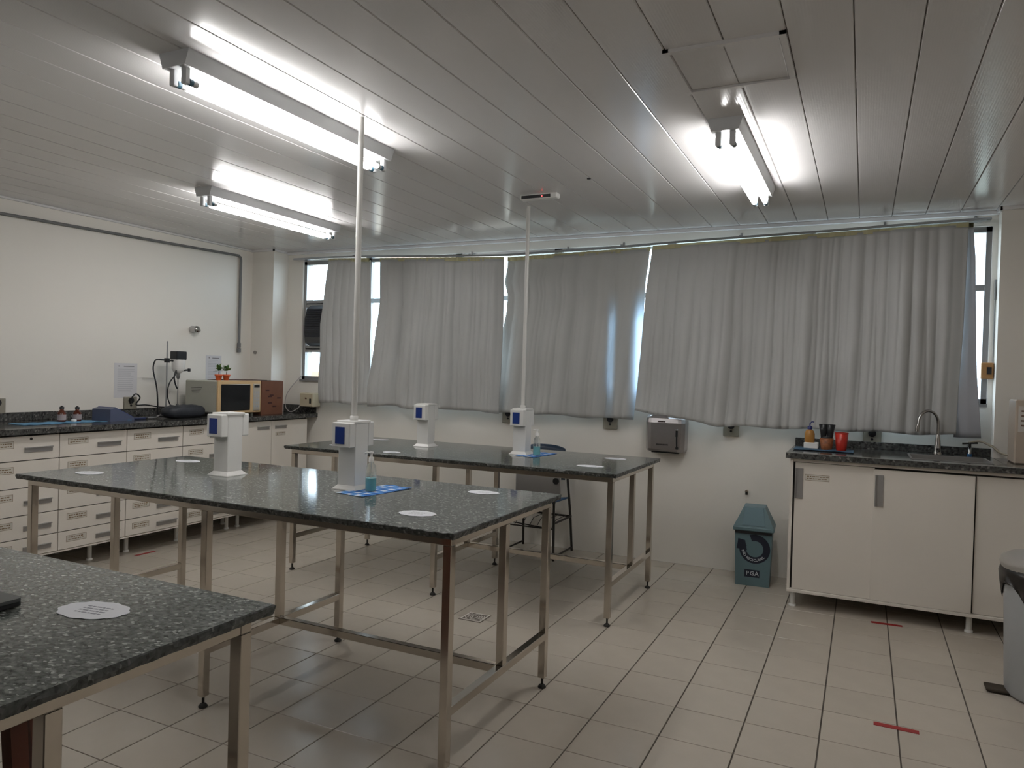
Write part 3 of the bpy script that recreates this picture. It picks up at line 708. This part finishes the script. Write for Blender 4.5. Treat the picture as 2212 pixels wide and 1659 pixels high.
topz = lambda x: 2.585 if x < -4.8 else (2.585-(x+4.8)*.035 if x < -2.9 else (2.518+(x+2.9)*.0245 if x < .8 else 2.61))
def curtain(left, right, bottom, seed, amp, label, m, y=5.87, header=True, lower=None, nu=190, nv=40):
    random.seed(seed)
    fr = [(random.uniform(5, 9), random.uniform(0, 6.28), .45), (random.uniform(16, 22), random.uniform(0, 6.28), .34), (random.uniform(33, 42), random.uniform(0, 6.28), .24), (random.uniform(62, 80), random.uniform(0, 6.28), .09), (random.uniform(2, 3.5), random.uniform(0, 6.28), .4)]
    drift = random.uniform(-.5, .5)
    vs = []; fs = []
    W0 = interp(right, 2.0)-interp(left, 2.0)
    for j in range(nv+1):
        v = j/nv
        for i in range(nu+1):
            u = i/nu
            xm = interp(left, 2.0)+W0*u; zt = topz(xm); zb = bottom(xm); z = zt+(zb-zt)*v
            x0, x1 = interp(left, z), interp(right, z); x = x0+(x1-x0)*u
            s = W0*u
            f = 0
            for k, (a, ph, w_) in enumerate(fr):
                q = math.sin(a*s+ph+drift*v*(1+k*.6)+.35*math.sin(3*v+k))
                q = 1-2*abs(math.sin((a*s+ph+drift*v*(1+k*.6)+.35*math.sin(3*v+k))*.5))**.7 if k else q; f += w_*q
            g_ = 1.3*amp*(.4+.6*min(1, v*1.6))*min(1, .15+u*W0/.12, .15+(1-u)*W0/.12)
            cr = .009*math.sin(9*s+14*v+seed)*(v**2)+.004*math.sin(23*s-17*v)*v+.008*math.sin(5*s-7*v+seed)
            vs.append((x, y+f*g_+cr, z+.006*math.sin(s*14+seed)*(v > .98)))
    for j in range(nv):
        for i in range(nu): a = j*(nu+1)+i; fs.append([a, a+1, a+nu+2, a+nu+1])
    b = MB(); b.add(vs, fs, 0, True); o = b.build('curtain', m, None, False)
    sm = o.modifiers.new('t', 'SOLIDIFY'); sm.thickness = .0025; sm.offset = 0
    tag(o, label, 'curtain', 'long grey window curtains')
    if header:      # cream pleating tape along the top
        b = MB(); k = 60; L = []
        for i in range(k+1):
            u = i/k; x = interp(left, 2.6)+(interp(right, 2.6)-interp(left, 2.6))*u
            vsy = y-.006+.006*math.sin(i*2.1+seed); L.append((x, vsy, topz(x)))
        for i in range(k):
            (xa, ya, za), (xb, yb_, zb_) = L[i], L[i+1]
            b.add([(xa, ya-.004, za-.015), (xb, yb_-.004, zb_-.015), (xb, yb_-.004, zb_+.018), (xa, ya-.004, za+.018), (xa, ya, za-.015), (xb, yb_, zb_-.015), (xb, yb_, zb_+.018), (xa, ya, za+.018)],
                  [[0, 1, 2, 3], [7, 6, 5, 4], [3, 2, 6, 7], [0, 4, 5, 1]])
        hd = b.build('header_tape', mat('cream_tape', (.50, .47, .28), .6), o, False)
    return o
flat = lambda z: (lambda x: z)
curtain([(2.6, -4.865), (2.23, -4.925), (1.95, -4.965), (1.16, -4.95)], [(2.6, -4.37), (1.95, -4.335), (1.34, -4.35), (1.1, -4.34)], flat(1.163), 11, .03, 'narrow curtain panel beside the air conditioner, leftmost', M_cur)
curtain([(2.6, -4.245), (2.17, -4.245), (1.72, -4.30), (1.34, -4.352), (1.1, -4.355)], [(2.6, -2.912), (1.9, -2.905), (1.1, -2.915)], lambda x: 1.155+.006*math.sin(x*9), 23, .045, 'curtain behind the left towers, second from left', M_cur)
curtain([(2.6, -2.89), (2.45, -2.89), (2.32, -2.915), (2.2, -2.882), (2.05, -2.892), (1.9, -2.925), (1.6, -2.96), (1.1, -3.0)], [(2.6, -1.60), (2.4, -1.615), (2.3, -1.63), (1.9, -1.645), (1.6, -1.665), (1.1, -1.70)], lambda x: 1.155+.005*math.sin(x*7), 37, .036, 'curtain behind the shorter pole, third from left, daylight glowing through its right edge', M_dayband, y=5.90)
def c4bot(x):
    if x < -.95: t_ = (x+1.68)/.73; return 1.232-.088*max(0, t_)**1.1
    return 1.144+.015*(x+.95)
curtain([(2.6, -1.575), (2.2, -1.62), (1.9, -1.636), (1.7, -1.648), (1.37, -1.675), (1.1, -1.70)], [(2.6, .61), (1.9, .60), (1.1, .575)], c4bot, 52, .05, 'widest curtain, from beside steel dispenser to the sink', M_cur, nu=330, nv=50)
curtain([(2.6, .60), (1.9, .59), (1.1, .565)], [(2.6, .64), (2.37, .66), (2.08, .672), (1.6, .692), (1.3, .715), (1.1, .735)], flat(1.158), 61, .012, 'narrow bluish curtain panel at far right window edge', M_curb, y=5.90, nu=30)
# rail
r = empty('curtain_rail', (-2.1, 5.9, 2.6), 'long shiny aluminium curtain rail above the window', 'curtain rail')
b = MB(); k = 60
for i in range(k):
    xa = -5.32+6.06*i/k; xb = -5.32+6.06*(i+1)/k; za, zb_ = topz(xa)+.022+.002*math.sin(xa*4), topz(xb)+.022+.002*math.sin(xb*4)
    V = []
    for X_, Z_ in ((xa, za), (xb, zb_)):
        V += [(X_+2.1, -.05, Z_-2.6), (X_+2.1, -.045, Z_-2.6+.018), (X_+2.1, -.02, Z_-2.6+.024), (X_+2.1, .03, Z_-2.6+.024), (X_+2.1, .03, Z_-2.6)]
    b.add(V, [[i_, i_+1, 6+i_, 5+i_] for i_ in range(4)]+[[4, 0, 5, 9]], 0, False)
b.build('track', mat('polished_aluminium', (.62, .64, .68), .22, 1), r)
for xx in (-4.6, -3.3, -2.35, -1.85, -.9, .1, .66):
    zz = topz(xx)+.045-2.6; MB().box(xx+2.1-.008, xx+2.1+.008, 0, .08, zz, zz+.012).box(xx+2.1-.008, xx+2.1+.008, .068, .08, zz, zz+.04).build('bracket', M_alu, r)

# ------------------------------------------------------------------ back wall fittings
for x, lb in ((-2.875, 'grey socket plate half behind right tower of far table'), (-1.92, 'grey socket plate on back wall left of steel dispenser'),
              (-.93, 'grey socket plate on back wall right of steel dispenser'), (.065, 'grey socket plate on back wall above sink backsplash')):
    outlet('wall_socket', x, YB, 1.118, 'y', lb)
# paper towel dispenser
r = empty('towel_dispenser', (-1.425, YB, .905), 'brushed steel paper towel dispenser on back wall', 'dispenser')
b = MB(); pr = []
def ring_d(z, w_, d):
    return [(x, -y_, z) for x, y_ in [(-w_, 0), (-w_, d*.75), (-w_+.025, d*.96), (-w_+.05, d), (w_-.05, d), (w_-.025, d*.96), (w_, d*.75), (w_, 0)]]
lv = [(0.0, .135, .10), (.012, .15, .14), (.03, .155, .15), (.24, .158, .155), (.275, .156, .148), (.297, .15, .12), (.303, .142, .09)]
vs = []
for z, w_, d in lv: vs += ring_d(z, w_, d)
b.add(vs, [[q*8+i, q*8+i+1, q*8+9+i, q*8+8+i] for q in range(len(lv)-1) for i in range(7)]+[list(range(8)), list(range(48, 56))])
cs = b.build('case', M_brush, r)
MB().box(.092, .108, -.166, -.15, .135, .195, bev=.002).tube([(.1, -.163, .17), (.102, -.163, .1), (.104, -.163, .05)], .006, 8).box(.095, .116, -.17, -.155, .035, .055, bev=.003).build('lever', M_black, r)
MB().box(.088, .112, -.172, -.156, .185, .197, bev=.002).build('lever_cap', mat('chrome2', (.6, .6, .6), .15, 1), r)
b = MB(); random.seed(4); x_ = -.055
while x_ < .0: b.box(x_, x_+.007, -.1575, -.1545, .245, .257); x_ += .009
b.build('brand_mark', mat('mark_dark', (.035, .022, .02), .5), r)
b = MB(); x_ = -.06
while x_ < .03: b.box(x_, x_+.006, -.1575, -.1535, .062-.002*random.random(), .072); x_ += .0085
b.build('lower_mark', mat('mark_grey', (.06, .055, .05), .5), r)
MB().box(-.11, .11, -.12, -.03, -.003, .002).build('outlet_slot', M_black, r)

# valve stub on wall above the bin
r = empty('pipe_stub', (-.797, YB, .64), 'tiny metal pipe stub on wall above the teal bin', 'pipe stub')
MB().tube([(0, 0, 0), (0, -.035, 0)], .012, 10).build('stub', M_steel, r)
MB().tube([(0, -.03, 0), (0, -.03, -.025)], .01, 10).build('cap', M_rubber, r)

# recycling bin
TEAL = mat('teal_plastic', (.115, .185, .205), .45, var=.05)
r = empty('recycling_bin', (-.70, 5.72, 0), 'teal plastic bin with dark round arrow symbol by back wall', 'bin'); r.rotation_euler.z = .06
bd = MB(); bd.frustum(0, 0, 0, .41, .118, .10, .13, .12); bd.build('body', TEAL, r)
b = MB(); b.box(-.143, .143, -.135, .135, .405, .435, bev=.006); lid = b.build('rim', TEAL, r)
b = MB(); b.frustum(0, 0, .435, .575, .138, .13, .075, .08); ld = b.build('lid', TEAL, r)
b = MB(); b.add([(-.08, -.129, .445), (.08, -.129, .445), (.062, -.092, .572), (-.062, -.092, .572), (-.085, -.118, .44), (.085, -.118, .44), (.066, -.082, .572), (-.066, -.082, .572)],
                [[0, 1, 2, 3], [7, 6, 5, 4], [0, 4, 5, 1], [1, 5, 6, 2], [2, 6, 7, 3], [3, 7, 4, 0]])
b.build('swing_flap', mat('teal_flap', (.13, .205, .235), .4), ld)
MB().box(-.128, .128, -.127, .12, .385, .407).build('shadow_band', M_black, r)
# circular arrow on the front (front plane leans outward with height)
def fy(z): return -(.10+(.12-.10)*z/.41)
INK = mat('bin_ink', (.012, .016, .03), .6); CX0, CZ0, R0, R1 = .012, .275, .06, .107
b = MB(); n = 56; seq = []
for i in range(n+1):
    a = math.radians(168-360*.0+ (i/n)*(-0))
angs = [math.radians(160+ (500-160-30)*i/n) for i in range(n+1)]   # from the left, under, round to upper left
vs = []
for a in angs:
    for rr in (R0, R1):
        x_, z_ = CX0+rr*math.cos(a), CZ0+rr*math.sin(a)
        z_ = min(z_, .384); vs.append((x_, fy(z_)-.0012, z_))
b.add(vs, [[2*i, 2*i+1, 2*i+3, 2*i+2] for i in range(n)])
hd = [(-.118, .27), (-.045, .262), (-.06, .335), (-.108, .345), (-.112, .31)]
b.add([(x_+CX0*.3, fy(z_)-.0016, z_) for x_, z_ in hd], [[4, 3, 2, 1, 0]])
am = b.build('arrow_symbol', INK, r, False)
sm = am.modifiers.new('t', 'SOLIDIFY'); sm.thickness = .0006
def letter(ch, size, m, parent, loc, rot, name='lettering'):
    cu = bpy.data.curves.new(name, 'FONT'); cu.body = ch; cu.size = size; cu.extrude = .0004; cu.align_x = 'CENTER'; cu.align_y = 'CENTER'
    cu.resolution_u = 2
    o = bpy.data.objects.new(name, cu); C.objects.link(o); cu.materials.append(m); o.parent = parent; o.location = loc; o.rotation_euler = rot; return o
WH = mat('bin_white', (.5, .52, .55), .6)
def word(txt, size, m, parent, name, placer):
    # one mesh of all the letters
    dg = None; b = MB()
    for i, ch in enumerate(txt):
        if ch == ' ': continue
        cu = bpy.data.curves.new('t', 'FONT'); cu.body = ch; cu.size = size; cu.extrude = .0004; cu.align_x = 'CENTER'; cu.align_y = 'CENTER'; cu.resolution_u = 2; cu.offset = size*.02
        o = bpy.data.objects.new('t', cu); me = bpy.data.meshes.new_from_object(o)
        M = placer(i, len(txt)); b.add([M @ v.co for v in me.vertices], [list(p.vertices) for p in me.polygons])
        bpy.data.objects.remove(o); bpy.data.curves.remove(cu); bpy.data.meshes.remove(me)
    return b.build(name, m, parent, False)
tilt = math.atan2(.02, .41)
def ringp(i, n_):
    a = math.radians(196+(318-196)*i/(n_-1)); rr = (R0+R1)/2
    x_, z_ = CX0+rr*math.cos(a), CZ0+rr*math.sin(a)
    return Matrix.Translation((x_, fy(z_)-.0022, z_)) @ Matrix.Rotation(PI/2, 4, 'X') @ Matrix.Rotation(a+PI/2, 4, 'Z')
word('NÃO RECICLÁVEL', .026, WH, r, 'ring_lettering', ringp)
MB().add([(x_, fy(z_)-.001, z_) for x_, z_ in ((-.055, .065), (.05, .065), (.05, .12), (-.055, .12))]+[(x_, fy(z_)+.001, z_) for x_, z_ in ((-.055, .065), (.05, .065), (.05, .12), (-.055, .12))],
         [[0, 1, 2, 3], [7, 6, 5, 4], [0, 4, 5, 1], [1, 5, 6, 2], [2, 6, 7, 3], [3, 7, 4, 0]]).build('dark_plaque', INK, r)
word('PGA', .042, WH, r, 'plaque_lettering', lambda i, n_: Matrix.Translation((-.034+i*.032, fy(.092)-.002, .092)) @ Matrix.Rotation(PI/2, 4, 'X'))

# ------------------------------------------------------------------ school chair behind the far table
M_navy = mat('navy_plastic', (.015, .03, .055), .35); M_sblue = mat('blue_seat', (.02, .07, .16), .4); M_cframe = mat('chair_frame', (.05, .045, .04), .4, .5)
r = empty('school_chair', (-2.45, 5.68, 0), 'school chair with blue seat and folded grey writing tablet behind far table', 'chair')
b = MB(); nu, nv = 12, 8; vs = []
for j in range(nv+1):
    for i in range(nu+1):
        u, v = i/nu*2-1, j/nv
        vs.append((u*.2*(1-.12*v**3), .12+.05*v-.03*(1-u*u), .62+v*.29-.03*abs(u)**3*v))
fs = [[j*(nu+1)+i, j*(nu+1)+i+1, (j+1)*(nu+1)+i+1, (j+1)*(nu+1)+i] for j in range(nv) for i in range(nu)]
o = b.add(vs, fs, 0, True).build('backrest', M_navy, r, False); sm = o.modifiers.new('t', 'SOLIDIFY'); sm.thickness = .012
b = MB(); vs = []
for j in range(nv+1):
    for i in range(nu+1):
        u, v = i/nu*2-1, j/nv
        vs.append((u*.21*(1-.1*(1-v)), -.22+.4*v, .47-.02*(1-u*u)-.05*max(0, .3-v)**1.2*2))
o = b.add(vs, fs, 0, True).build('seat', M_sblue, r, False); sm = o.modifiers.new('t', 'SOLIDIFY'); sm.thickness = .014
for s in (-1, 1):
    nm = 'leg'
    MB().tube([(s*.23, .25, .0), (s*.22, .22, .3), (s*.205, .17, .62), (s*.19, .15, .8)], .011, 8).build('leg', M_cframe, r)
    MB().tube([(s*.23, -.17, 0), (s*.22, -.16, .46), (s*.2, -.1, .47)], .011, 8).build('leg', M_cframe, r)
    MB().tube([(s*.225, -.165, .3), (s*.225, .22, .3)], .009, 8).build('side_bar', M_cframe, r)
    MB().tube([(s*.23, -.17, .03), (s*.23, .25, .03)], .008, 8).build('floor_bar', M_cframe, r)
MB().tube([(-.23, -.17, .03), (.23, -.17, .03)], .008, 8).build('floor_bar', M_cframe, r)
MB().tube([(-.23, .22, .3), (.23, .22, .3)], .009, 8).build('cross_bar', M_cframe, r)
bk = MB()
for k in range(7): xx = -.2+k*.066; bk.tube([(xx, .2, .31), (xx, -.05, .31), (xx, -.15, .25)], .003, 5)
bk.tube([(-.22, -.15, .25), (.22, -.15, .25)], .006, 6).tube([(-.26, -.15, .28), (.22, -.15, .25)], .005, 6); bk.build('book_basket', M_cframe, r)
wt = MB().plate(round_rect(-.1, .29, .5, .80, .03), -.215, -.197, axis='y').build('writing_tablet', mat('tablet_grey', (.30, .29, .28), .5), r)
MB().lathe(0, 0, [(.026, 0), (.026, .01)], 18).build('round_cap', M_black, wt); q = [c for c in wt.children][0]; q.rotation_euler.x = PI/2; q.location = (.255, -.214, .655)

# ------------------------------------------------------------------ sink run on the right
SX, SY, ST = -.455, 5.2, 1.03; RX = 2.55
r = empty('sink_worktop', (SX, SY, 0), 'dark granite sink worktop with backsplash under the right of the window', 'worktop')
hx0, hx1, hy0, hy1 = .86, 1.22, .17, .52
hx0, hx1 = .75, 1.18
b = MB(); th = .036; L = RX-SX; D = YB-SY
b.box(0, hx0, 0, D, ST-th, ST, bev=.002).box(hx1, 1.25, 0, D, ST-th, ST, bev=.002).box(1.25, L, 0, .655, ST-th, ST, bev=.002).box(hx0, hx1, 0, hy0, ST-th, ST, bev=.002).box(hx0, hx1, hy1, D, ST-th, ST, bev=.002)
b.build('slab', M_gr2, r)
MB().box(0, L, 0, .018, ST, ST+.004, bev=.001).build('drip_edge', mat('polished_edge', (.30, .30, .28), .15), r)
MB().box(.0, 1.25, D-.025, D, ST, ST+.052, bev=.002).build('backsplash', M_gr2, r)
b = MB()
for a0, a1, c0, c1 in ((hx0-.012, hx1+.012, hy0-.012, hy0), (hx0-.012, hx1+.012, hy1, hy1+.012), (hx0-.012, hx0, hy0, hy1), (hx1, hx1+.012, hy0, hy1)): b.box(a0, a1, c0, c1, ST-.002, ST+.004)
b.box(hx0, hx1, hy0, hy1, ST-.17, ST-.165).box(hx0, hx0+.003, hy0, hy1, ST-.17, ST).box(hx1-.003, hx1, hy0, hy1, ST-.17, ST).box(hx0, hx1, hy0, hy0+.003, ST-.17, ST).box(hx0, hx1, hy1-.003, hy1, ST-.17, ST)
b.build('steel_basin', mat('basin_grey', (.22, .21, .2), .5, .2), r)
r = empty('sink_cabinet', (SX+.03, SY+.03, 0), 'white laminate sink cabinet with sliding doors on short legs', 'cabinet')
zb, zt = .107, ST-th; L = RX-SX-.05
b = MB(); b.box(0, .018, 0, .7, zb, zt).box(.018, L, .02, .7, zb, zb+.018).box(.018, L, .68, .7, zb, zt).box(L-.018, L, .02, .7, zb, zt); b.build('carcass', M_lam, r)
MB().box(.0, L, -.004, .018, zb-.004, zb+.016, bev=.002).build('bottom_rail', M_lam, r)
MB().box(.018, L, .006, .02, zt-.022, zt, bev=.001).build('top_rail', M_lam, r)
MB().box(.018, L, .03, .034, zb+.018, zt-.02).build('dark_interior', M_gap, r)
dx = [(.030, .505, .012), (.497, 1.052, .0), (1.06, 1.6, .016), (1.6, 2.15, .004)]
for k, (a0, a1, yy) in enumerate(dx):
    d = MB().box(a0, a1, yy, yy+.014, zb+.018, zt-.026-(.008 if k else 0), bev=.001).build('sliding_door', M_lam, r)
    if k == 0:
        handle(d, a0+.026, yy, .83, .048, .2, 'y'); sticker(d, .165, yy, .873, .15, .04, 'y')
    if k == 1: handle(d, a0+.035, yy, .825, .048, .2, 'y')
for x_ in (.035, 1.05, 2.0):
    for y_ in (.05, .62): MB().tube([(x_, y_, .012), (x_, y_, zb)], .017, 10).lathe(x_, y_, [(.024, 0), (.024, .012), (.017, .014)], 12).build('leg', M_white, r)

# faucet
M_chr = mat('faucet_chrome', (.4, .39, .38), .18, 1)
r = empty('gooseneck_faucet', (.465, 5.78, ST), 'tall curved metal gooseneck faucet over the sink', 'faucet')
MB().lathe(0, 0, [(.028, 0), (.028, .012), (.022, .03), (.017, .1), (.011, .14)], 16).build('base', M_chr, r)
arc = [(0, 0, .12), (0, 0, .21)]+[(-.062+.062*math.cos(t_), -.006*k_, .21+.09*math.sin(t_)) for k_, t_ in enumerate([i*PI/12 for i in range(1, 13)])]+[(-.128, -.075, .185)]
MB().tube(arc, .0095, 10).build('spout', M_chr, r)
MB().tube([(-.127, -.074, .20), (-.13, -.077, .158)], .0135, 10).build('aerator', M_chr, r)
MB().lathe(0, 0, [(.0, 0), (.012, .004), (.012, .03)], 10).build('lever', M_chr, r).location = (.0, -.03, .02)
r = empty('wall_tap', (.665, 5.93, 1.09), 'small dark cross handled tap with blue collar behind the sink', 'tap')
MB().tube([(0, .05, 0), (0, -.04, 0), (0, -.045, -.05)], .011, 10).build('body', M_chr, r)
MB().tube([(-.045, -.045, .022), (.045, -.045, .03)], .006, 8).tube([(0, -.075, .026), (0, -.01, .026)], .006, 8).tube([(0, -.045, 0), (0, -.045, .03)], .008, 8).build('cross_handle', M_rubber, r)
MB().tube([(0, -.045, -.045), (0, -.045, -.078)], .015, 12).build('blue_collar', mat('collar_blue', (.015, .09, .22), .4), r)
cable('hose', [(.66, 5.90, 1.12), (.72, 5.86, 1.135), (.78, 5.80, 1.11), (.83, 5.74, 1.07), (.89, 5.66, 1.075), (.95, 5.55, 1.14), (.97, 5.52, 1.2)], .008, mat('hose_beige', (.30, .26, .20), .5), 'beige hose sagging from wall tap to the cream water purifier')
o = bpy.data.objects['hose']; o['category'] = 'hose'
r = empty('water_purifier', (1.0, 5.6, ST), 'cream water purifier box with printed label at right frame edge', 'purifier')
MB().box(-.145, .16, -.12, .12, 0, .40, bev=.008).build('case', mat('purifier_cream', (.42, .35, .28), .5), r)
pl = MB().box(-.13, .15, -.123, -.12, .2, .36).build('label', mat('purifier_label', (.55, .52, .48), .6), r)
b = MB()
for k in range(4): b.box(-.115, .10-.02*(k % 2), -.1245, -.1225, .325-k*.03, .335-k*.03)
b.build('label_text', mat('label_brown', (.14, .08, .05), .6), r)
# things left on the sink top
cl = MB(); n = 10
for i in range(n):
    for j in range(4):
        x0, x1 = -.19+.38*i/n, -.19+.38*(i+1)/n; y0, y1 = -.1+.2*j/4, -.1+.2*(j+1)/4
        f = lambda x, y: .004+.002*math.sin(x*40+y*20)
        cl.add([(x0, y0, f(x0, y0)), (x1, y0, f(x1, y0)), (x1, y1, f(x1, y1)), (x0, y1, f(x0, y1))], [[0, 1, 2, 3]])
o = cl.build('blue_mat', mat('mat_blue', (.04, .10, .17), .7, var=.4, scale=60), None, False); o.location = (-.24, 5.56, ST+.0015); sm = o.modifiers.new('t', 'SOLIDIFY'); sm.thickness = .003; sm.offset = 1
tag(o, 'dark blue mat under the bottle and cups on sink worktop', 'mat')
ZM = ST+.0075
r = empty('soap_tray', (-.325, 5.60, ZM), 'white tray block under the amber detergent bottle', 'tray')
MB().box(-.045, .05, -.04, .04, 0, .042, bev=.004).build('tray_body', M_white, r)
r = empty('detergent_bottle', (-.335, 5.60, ZM+.042), 'orange detergent bottle with blue pump on white tray', 'bottle')
MB().lathe(0, 0, [(.03, 0), (.034, .006), (.034, .06), (.026, .08), (.013, .092)], 18).build('bottle_body', mat('orange_liquid', (.42, .2, .045), .25), r)
MB().lathe(0, 0, [(.016, .09), (.016, .112), (.009, .115)], 14).build('cap', mat('cap_blue', (.02, .03, .16), .4), r)
MB().tube([(0, 0, .112), (.0, 0, .13), (.012, 0, .145), (.028, 0, .143)], .004, 8).build('nozzle', MATS['cap_blue'], r)
r = empty('patterned_cup', (-.222, 5.56, ZM), 'orange brown patterned cup holding black coffee filter', 'cup')
MB().lathe(0, 0, [(.034, 0), (.036, .004), (.045, .08), (.041, .08)], 20).build('cup_body', mat('pattern_cup', (.25, .085, .03), .5, var=.9, scale=45), r)
r = empty('black_holder', (-.222, 5.56, ZM+.08), 'black flared holder standing in the patterned cup', 'holder')
for s in (-1, 1):
    MB().lathe(s*.021, 0, [(.015, -.02), (.022, .04), (.033, .095), (.029, .095), (.02, .04)], 16, cap=False).build('scoop', M_black, r)
MB().lathe(0, 0, [(.03, -.01), (.034, .004), (.03, .012)], 16).build('collar', M_black, r)
r = empty('red_cup', (-.128, 5.56, ZM), 'red plastic cup beside the patterned cup on sink worktop', 'cup')
MB().lathe(0, 0, [(.031, 0), (.033, .004), (.043, .122), (.0405, .122), (.031, .01)], 20).build('cup_body', mat('red_plastic', (.42, .022, .012), .35), r)
MB().lathe(0, 0, [(.043, .118), (.0455, .121), (.043, .124)], 20, cap=False).build('rim', MATS['red_plastic'], r)
for i_, a in enumerate(range(0)): pass
# yellow-brown box on wall by window edge, thin wire above
r = empty('switch_box', (.775, YB, 1.56), 'ochre switch box with dark slot beside right window edge', 'switch box')
MB().box(-.055, .018, -.045, 0, 0, .11, bev=.004).build('case', mat('ochre_plastic', (.36, .19, .07), .5), r)
MB().box(-.022, .006, -.048, -.044, .03, .08).build('dark_slot', M_black, r)
o = MB().tube([(.79, 5.965, 1.67), (.79, 5.965, 2.1)], .004, 6).tube([(.79, 5.962, 2.1), (.79, 5.962, 2.24)], .007, 6).build('wall_wire', mat('wire_grey', (.2, .2, .2), .5)); tag(o, 'thin grey wire rising above ochre switch box', 'wire')

# pedal bin at the right edge
r = empty('pedal_bin', (.865, 4.33, 0), 'white grey pedal bin with black liner at right frame edge', 'bin')
M_bin = mat('bin_grey', (.36, .37, .37), .45)
MB().lathe(0, 0, [(.185, .01), (.195, .03), (.212, .56), (.212, .60)], 40).build('body', M_bin, r)
MB().lathe(0, 0, [(.225, .625), (.232, .645), (.226, .668), (.19, .69), (.1, .702), (.001, .706)], 40).build('lid', mat('bin_lid', (.30, .28, .25), .45), r)
b = MB(); n = 48; vs = []
for z, rr, am in ((.64, .222, .0), (.60, .226, .004), (.55, .224, .007), (.50, .221, .008), (.0, 0, 0)):
    if z == 0: continue
    for i in range(n):
        a = 2*PI*i/n; q = rr+am*math.sin(a*7+z*30)+am*.6*math.sin(a*13)
        zz = z-(.035*math.sin(a*3+.5)+.03*math.sin(a*5) if z == .50 else 0)
        vs.append((q*math.cos(a), q*math.sin(a), zz))
b.add(vs, [[k*n+i, k*n+(i+1) % n, (k+1)*n+(i+1) % n, (k+1)*n+i] for k in range(3) for i in range(n)], 0, True)
o = b.build('bag_liner', mat('black_bag', (.02, .017, .015), .3), r, False); sm = o.modifiers.new('t', 'SOLIDIFY'); sm.thickness = .002
b = MB(); b.box(-.275, -.175, -.05, .045, .006, .02, bev=.004); pd = b.build('pedal', mat('pedal_brown', (.035, .025, .015), .6), r)

# ------------------------------------------------------------------ floor marks and drain
M_red = mat('red_tape', (.30, .018, .018), .5)
def tape(x0, x1, y0, y1, label, rot=0):
    o = MB().box(-(x1-x0)/2, (x1-x0)/2, -(y1-y0)/2, (y1-y0)/2, 0, .0012).build('floor_tape', M_red); o.location = ((x0+x1)/2, (y0+y1)/2, .0005); o.rotation_euler.z = rot
    tag(o, label, 'tape', 'red floor tape marks')
tape(.087, .262, 5.16, 5.195, 'red tape strip on floor right before the sink cabinet', .05)
tape(.085, .262, 3.615, 3.65, 'red tape strip on floor nearest camera at lower right', -.02)
tape(-5.10, -5.07, 3.92, 4.09, 'red tape strip on floor by the left drawer cabinets')
r = empty('floor_drain', (-2.11, 3.985, 0), 'square perforated floor drain under the far side of middle table', 'drain'); r.rotation_euler.z = .0
MB().box(-.075, .075, -.075, .075, 0, .002).build('frame', mat('drain_dark', (.17, .145, .12), .7), r)
gd = MB()
for a0, a1, c0, c1 in ((-.07, .07, -.07, -.06), (-.07, .07, .06, .07), (-.07, -.06, -.06, .06), (.06, .07, -.06, .06)): gd.box(a0, a1, c0, c1, .002, .004)
for k in range(4):
    rr = .012+k*.014; n = 10+4*k
    for i in range(n):
        if i % 4 == 3: continue
        a, a2 = 2*PI*i/n, 2*PI*(i+.9)/n
        gd.add([(rr*math.cos(a), rr*math.sin(a), .004), ((rr+.008)*math.cos(a), (rr+.008)*math.sin(a), .004), ((rr+.008)*math.cos(a2), (rr+.008)*math.sin(a2), .004), (rr*math.cos(a2), rr*math.sin(a2), .004)], [[0, 1, 2, 3]])
gd.build('grate', mat('drain_metal', (.66, .62, .56), .35), r, False)
